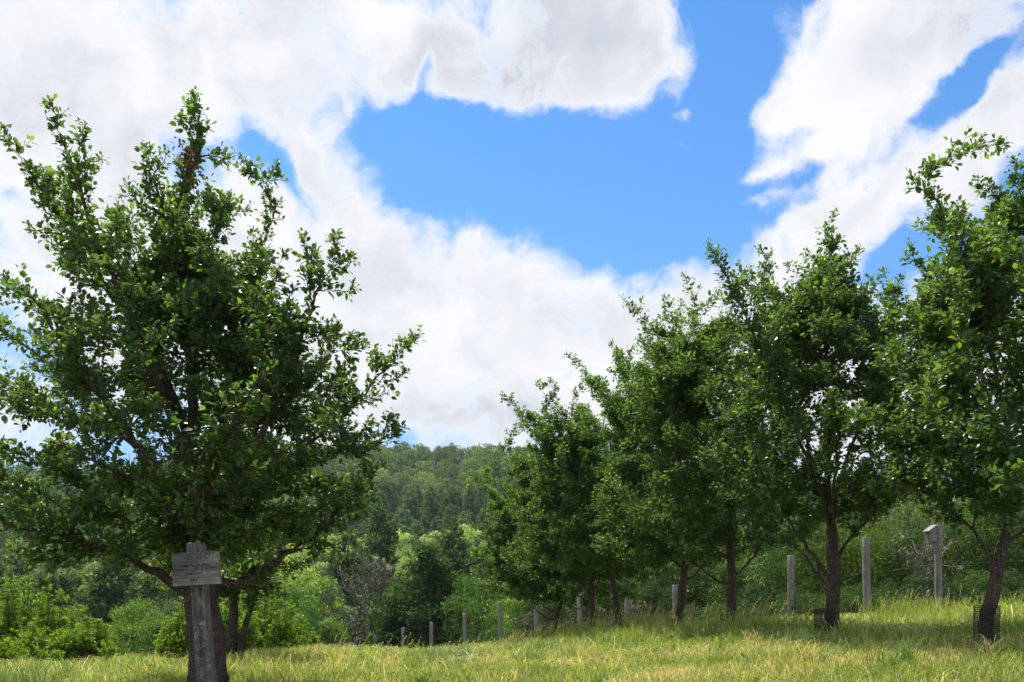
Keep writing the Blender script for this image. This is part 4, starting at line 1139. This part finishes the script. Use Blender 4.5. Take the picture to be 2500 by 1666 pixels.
# ------------------------------------------------------------------ grass
def row_x(y):    # the right tree row as a line
    return np.interp(y, [0, 7.3, 9.6, 12.2, 14.8, 17.6, 19.8, 23, 40], [5.6, 4.39, 3.86, 3.38, 3.08, 2.4, 2.0, 1.2, -2.5])
def tallness(x, y):
    dr = x - row_x(y)
    row = np.exp(-(dr / np.interp(y, [7, 12, 20], [.30, .55, 1.1])) ** 2) * np.interp(y, [8, 10.5, 12], [.25, .7, 1.0])
    behind = np.clip((dr - np.interp(y, [0, 9, 12, 16, 24], [6, 4.0, 2.3, 1.2, .9])) / 1.2, 0, 1)
    left = np.exp(-((x + 3.2) / 1.0) ** 2) * np.interp(y, [6.5, 8, 13, 16], [.3, .8, .8, 1]) * .6
    edge = np.clip((y - 17) / 6, 0, 1) * .8 * (x < 2) + np.clip((-x - 6.0) / 3, 0, 1) * .45
    return np.clip(np.maximum.reduce([row, behind * .42, left, edge]) * (.55 + .9 * fbm(x * 1.3 + 3, y * 1.3, 2)), 0, 1.15)
def sample_field(n, y0, y1, g, mg=.8):
    out = []
    y = np.sqrt(g.uniform(y0 ** 2, y1 ** 2, n)); x = g.uniform(-1, 1, n) * (.66 * y + mg)
    return x, y
COLS = np.array([[0.21, 0.28, 0.05], [0.31, 0.35, 0.085], [0.13, 0.20, 0.04], [0.58, 0.46, 0.27], [0.72, 0.63, 0.45], [0.44, 0.40, 0.18], [0.18, 0.25, 0.15], [0.52, 0.34, 0.23]])
def blades(x, y, h, wd, lean, cidx, g, colmul=None):
    n_ = len(x); z = height(x, y) - .01
    a_ = g.uniform(0, 2 * np.pi, n_); ld = np.stack([np.cos(a_), np.sin(a_), 0 * a_], 1) * lean[:, None] * h[:, None]
    b_ = g.uniform(0, 2 * np.pi, n_); wv = np.stack([np.cos(b_), np.sin(b_), 0 * b_], 1) * wd[:, None]
    B0 = np.stack([x, y, z], 1)
    m1 = B0 + ld * .18 + UP * h[:, None] * .50
    m2 = B0 + ld * .52 + UP * h[:, None] * .84
    tp_ = B0 + ld + UP * h[:, None] * (1 - .28 * np.minimum(lean, 1.2)[:, None])
    V = np.stack([B0 - wv * .5, B0 + wv * .5, m1 + wv * .45, m1 - wv * .45, m2 + wv * .3, m2 - wv * .3, tp_], 1)
    k = np.arange(n_)[:, None] * 7
    q = np.concatenate([k + [0, 1, 2, 3], k + [3, 2, 4, 5]]); t = k + [5, 4, 6]
    c = COLS[cidx] * g.uniform(.78, 1.40, (n_, 1))
    if colmul is not None: c = c * colmul
    return V.reshape(-1, 3), [q, t], np.repeat(c, 7, 0)
def emit(name, chunks, label, cat):
    Vs, q, t, cs, off = [], [], [], [], 0
    for V, (a_, b_), c in chunks:
        Vs.append(V); q.append(a_ + off); t.append(b_ + off); cs.append(c); off += len(V)
    o = obj(name, mk(name, np.concatenate(Vs), [np.concatenate(q), np.concatenate(t)], M_GRASS, False, np.concatenate(cs)))
    return tag(o, label, cat, kind='stuff')
g = np.random.default_rng(9)
short, tall = [], []
def strawness(x, y):
    s = fbm(x * .7 + 2, y * 1.1 + 8, 3)
    strip = np.exp(-((y - 8.6 - .02 * x) / 1.5) ** 2) * np.clip((x + 1) / 2.5, 0, 1) * .30
    return np.clip((s - .43) * 2.6 + strip, 0, 1)
for (y0, y1, cnt, ws_) in ((5.0, 9, 130000, .0050), (9, 14, 110000, .0085), (14, 22, 80000, .014), (22, 36, 45000, .024)):
    x, y = sample_field(cnt, y0, y1, g)
    T_ = tallness(x, y); st = strawness(x, y)
    patch = fbm(x * 2.2, y * 2.2 + 40, 2)
    big = fbm(x * .55 + 90, y * .8 + 21, 2)
    h = (.030 + .070 * patch + .04 * g.random(cnt)) * (.65 + .9 * big) * (1 + 1.2 * T_)
    isst = g.random(cnt) < (.30 + .62 * st)
    ci = np.where(isst, g.choice([3, 4, 5, 7], cnt, p=[.30, .25, .22, .23]), g.choice([0, 1, 2, 6], cnt, p=[.42, .30, .20, .08]))
    h = np.where(isst, h * .8, h)
    short.append(blades(x, y, h, g.uniform(.7, 1.4, cnt) * ws_, g.uniform(.15, 1.0, cnt), ci, g))
    cnt2 = int(cnt * .55)
    x, y = sample_field(cnt2, y0, y1, g)
    T_ = tallness(x, y); keep = g.random(cnt2) < T_ * .9
    x, y, T_ = x[keep], y[keep], T_[keep]; k = len(x)
    h = (.16 + .30 * T_ * g.uniform(.4, 1.25, k)) * np.interp(y, [6, 12], [.7, 1.0]); ci = g.choice([0, 1, 2, 5, 3, 6], k, p=[.20, .24, .12, .20, .14, .10])
    tall.append(blades(x, y, h, g.uniform(.7, 1.4, k) * ws_ * 1.15, g.uniform(.1, 1.35, k), ci, g))
def tuft(px, py, d, n_, h, spread, cols, lean=.55, w=.006):
    x0 = at(px, d)
    x = x0 + g.normal(size=n_) * spread; y = d + g.normal(size=n_) * spread
    tall.append(blades(x, y, g.uniform(.5, 1.15, n_) * h, g.uniform(.7, 1.3, n_) * w, g.uniform(.1, 1, n_) * lean * 1.6, g.choice(cols, n_), g))
for a_ in [(1950, 0, 8.9, 260, .26, .10, [6, 2]), (2150, 0, 9.0, 120, .20, .08, [2, 0]), (960, 0, 6.2, 300, .24, .16, [0, 2, 1]), (1010, 0, 6.6, 200, .22, .12, [2, 0]), (880, 0, 6.5, 160, .22, .2, [0, 1]), (1050, 0, 6.0, 120, .28, .1, [2]),
           (620, 0, 8.5, 260, .32, .22, [1, 0, 3]), (700, 0, 9.5, 260, .36, .25, [1, 3, 0]), (780, 0, 11, 300, .34, .3, [1, 3]), (30, 0, 6.6, 260, .38, .25, [2, 6, 0]), (-10, 0, 7.5, 200, .35, .25, [6, 2]), (330, 0, 9.5, 240, .30, .4, [1, 0]),
           (1470, 0, 13.5, 300, .36, .25, [6, 0]), (1530, 0, 12.5, 260, .34, .2, [0, 1]), (1840, 0, 10.4, 240, .34, .16, [2, 0]), (2190, 0, 14.0, 420, .62, .30, [1, 0, 2]), (2260, 0, 15, 380, .5, .4, [1, 0, 3]), (2400, 0, 14, 400, .42, .7, [1, 0]),
           (2470, 0, 8.2, 200, .28, .2, [0, 2]), (2330, 0, 7.6, 200, .22, .2, [2, 0]), (1700, 0, 12.9, 260, .34, .25, [1, 0]), (1600, 0, 14.0, 260, .4, .3, [1, 5]), (1400, 0, 18, 300, .4, .4, [1, 0]), (2420, 0, 12, 500, .45, .7, [0, 1])]:
    tuft(*a_)
for (y0, y1, cnt, w0, hh_, cc) in ((5.5, 10, 5200, .0055, .17, [2, 0, 6]), (10, 16, 4500, .008, .22, [2, 0, 6]), (5.5, 10, 4200, .004, .20, [4, 3, 5]), (10, 20, 4500, .007, .24, [4, 3, 5])):
    x, y = sample_field(cnt, y0, y1, g)
    kp = fbm(x * 1.1 + 70, y * 1.1 + 9, 3) > .40; x, y = x[kp], y[kp]; k = len(x)
    tall.append(blades(x, y, hh_ * g.uniform(.5, 1.3, k), w0 * g.uniform(.7, 1.4, k), g.uniform(.2, 1.5, k), g.choice(cc, k), g))
for _ in range(260):                        # small bunches that break the evenness of the sward
    yy = math.sqrt(g.uniform(6.2 ** 2, 15 ** 2)); xx = g.uniform(-1, 1) * .66 * yy
    n_ = int(g.uniform(30, 90)); sp2 = g.uniform(.03, .09)
    tall.append(blades(xx + g.normal(size=n_) * sp2, yy + g.normal(size=n_) * sp2, g.uniform(.10, .30) * g.uniform(.5, 1.2, n_), g.uniform(.004, .009, n_), g.uniform(.2, 1.3, n_), g.choice([[2, 0], [2, 6], [1, 0], [5, 3], [2, 2]][g.integers(5)], n_), g))
emit('grass', short, 'short green and straw coloured grass covering the mown orchard strip', 'grass')
emit('tall_grass', tall, 'tall unmown grass growing along the tree row and the fence', 'tall grass')
# seed heads
k = 5200
x, y = sample_field(k * 5, 6.5, 27, g); T_ = tallness(x, y); keep = (g.random(len(x)) < T_ ** 1.5 * .6 * np.interp(y, [7, 12, 20], [.1, .8, 1]) * np.where(x < row_x(y) - 1.3, .10, np.where(x > row_x(y) + 2.0, .35, 1)) * (fbm(x * .8 + 60, y * .8, 2) > .45)); x, y = x[keep][:k], y[keep][:k]
k = len(x); z = height(x, y); hgt = g.uniform(.35, .72, k) * np.interp(y, [7, 11], [.6, 1]); a_ = g.uniform(-.9, 1.2, k)
ln = g.uniform(.2, .75, k)
e = np.stack([x + np.cos(a_) * ln * hgt, y + np.sin(a_) * ln * hgt, z + hgt], 1)
b0 = np.stack([x, y, z], 1); mid_ = b0 * .5 + e * .5 + UP * .06
PS = np.stack([b0, mid_, e], 1); wst = np.interp(y, [7, 25], [.0014, .0035])
sv_, sf_ = tubes(PS, np.stack([wst, wst, wst * .7], 1), 3, cap=False)
c1 = np.tile([0.38, 0.34, 0.15], (len(sv_), 1))
m_ = 16; rep = np.repeat(np.arange(k), m_); t = g.uniform(.62, 1.02, len(rep))
pos = mid_[rep] * (1 - (t * 2 - 1).clip(0, 1.05))[:, None] + e[rep] * ((t * 2 - 1).clip(0, 1.05))[:, None]
dr = nrm(nrm(e - mid_)[rep] + rvec(len(rep), g) * .55)
hv, hf = leaves(pos, dr, rvec(len(rep), g), np.interp(y[rep], [7, 25], [.028, .05]) * g.uniform(.6, 1.3, len(rep)), .28, LEAF4)
hc = np.repeat(np.where(g.random((k, 1)) < .7, [[0.46, 0.41, 0.27]], [[0.33, 0.26, 0.17]]), m_ * 4, 0)
V, Fs = merge([(sv_, sf_), (hv, hf)])
tag(obj('grass_seed_heads', mk('seed heads', V, Fs, M_GRASS, False, np.concatenate([c1, hc]))), 'pale feathery seed heads nodding above the tall grass', 'seed heads', kind='stuff')
# broad leaved weeds and clover
k = 15000
x, y = sample_field(k, 5.5, 16, g)
keep = fbm(x * 1.7 + 30, y * 1.7 + 11, 3) > .57
x, y = x[keep], y[keep]; k = len(x)
pos = np.stack([x, y, height(x, y) + g.uniform(.02, .10, k)], 1)
wv, wf = leaves(pos, nrm(rvec(k, g) * [1, 1, .3] + UP * .25), nrm(UP + rvec(k, g) * .5), np.interp(y, [6, 16], [.045, .065]) * g.uniform(.6, 1.4, k), .75, LEAF4)
tag(obj('clover_weeds', mk('clover weeds', wv, wf, M_GRASS, False, np.tile([0.10, 0.21, 0.035], (len(wv), 1)))), 'low broad leaved clover and weeds scattered through the mown grass', 'weeds', kind='stuff')
k = 170
d_ = g.uniform(9.5, 13.5, k); pxs = g.normal(1090, 75, k); x = (pxs - 1250) / F * d_
pos = np.stack([x, d_, height(x, d_) + g.uniform(.10, .15, k)], 1)
mm = 9; rep = np.repeat(np.arange(k), mm)
dd_ = rvec(len(rep), g)
fv, ff = leaves(pos[rep] - dd_ * .002, dd_, rvec(len(rep), g), .017 * g.uniform(.8, 1.2, len(rep)), .7, LEAF4)
tag(obj('clover_flowers', mk('clover blooms', fv, ff, M_FLOWER)), 'small white clover blooms sprinkled on the grass left of centre', 'flowers', kind='stuff')

# ------------------------------------------------------------------ air
bm = bmesh.new(); bmesh.ops.create_cube(bm, size=1)
for v in bm.verts: v.co = Vector((v.co.x * 1900, 730 + v.co.y * 1600, 45 + v.co.z * 130))
me = bpy.data.meshes.new('haze'); bm.to_mesh(me); bm.free()
m, n = material('haze air')
pvn = n.n('ShaderNodeVolumePrincipled'); pvn.inputs['Color'].default_value = (0.82, 0.90, 1.0, 1); pvn.inputs['Density'].default_value = 0.00016
pvn.inputs['Anisotropy'].default_value = 0.2
o = n.n('ShaderNodeOutputMaterial'); n.t.links.new(pvn.outputs[0], o.inputs['Volume'])
me.materials.append(m)
tag(obj('haze', me), 'thin summer haze in the air over the valley', 'haze', kind='stuff')
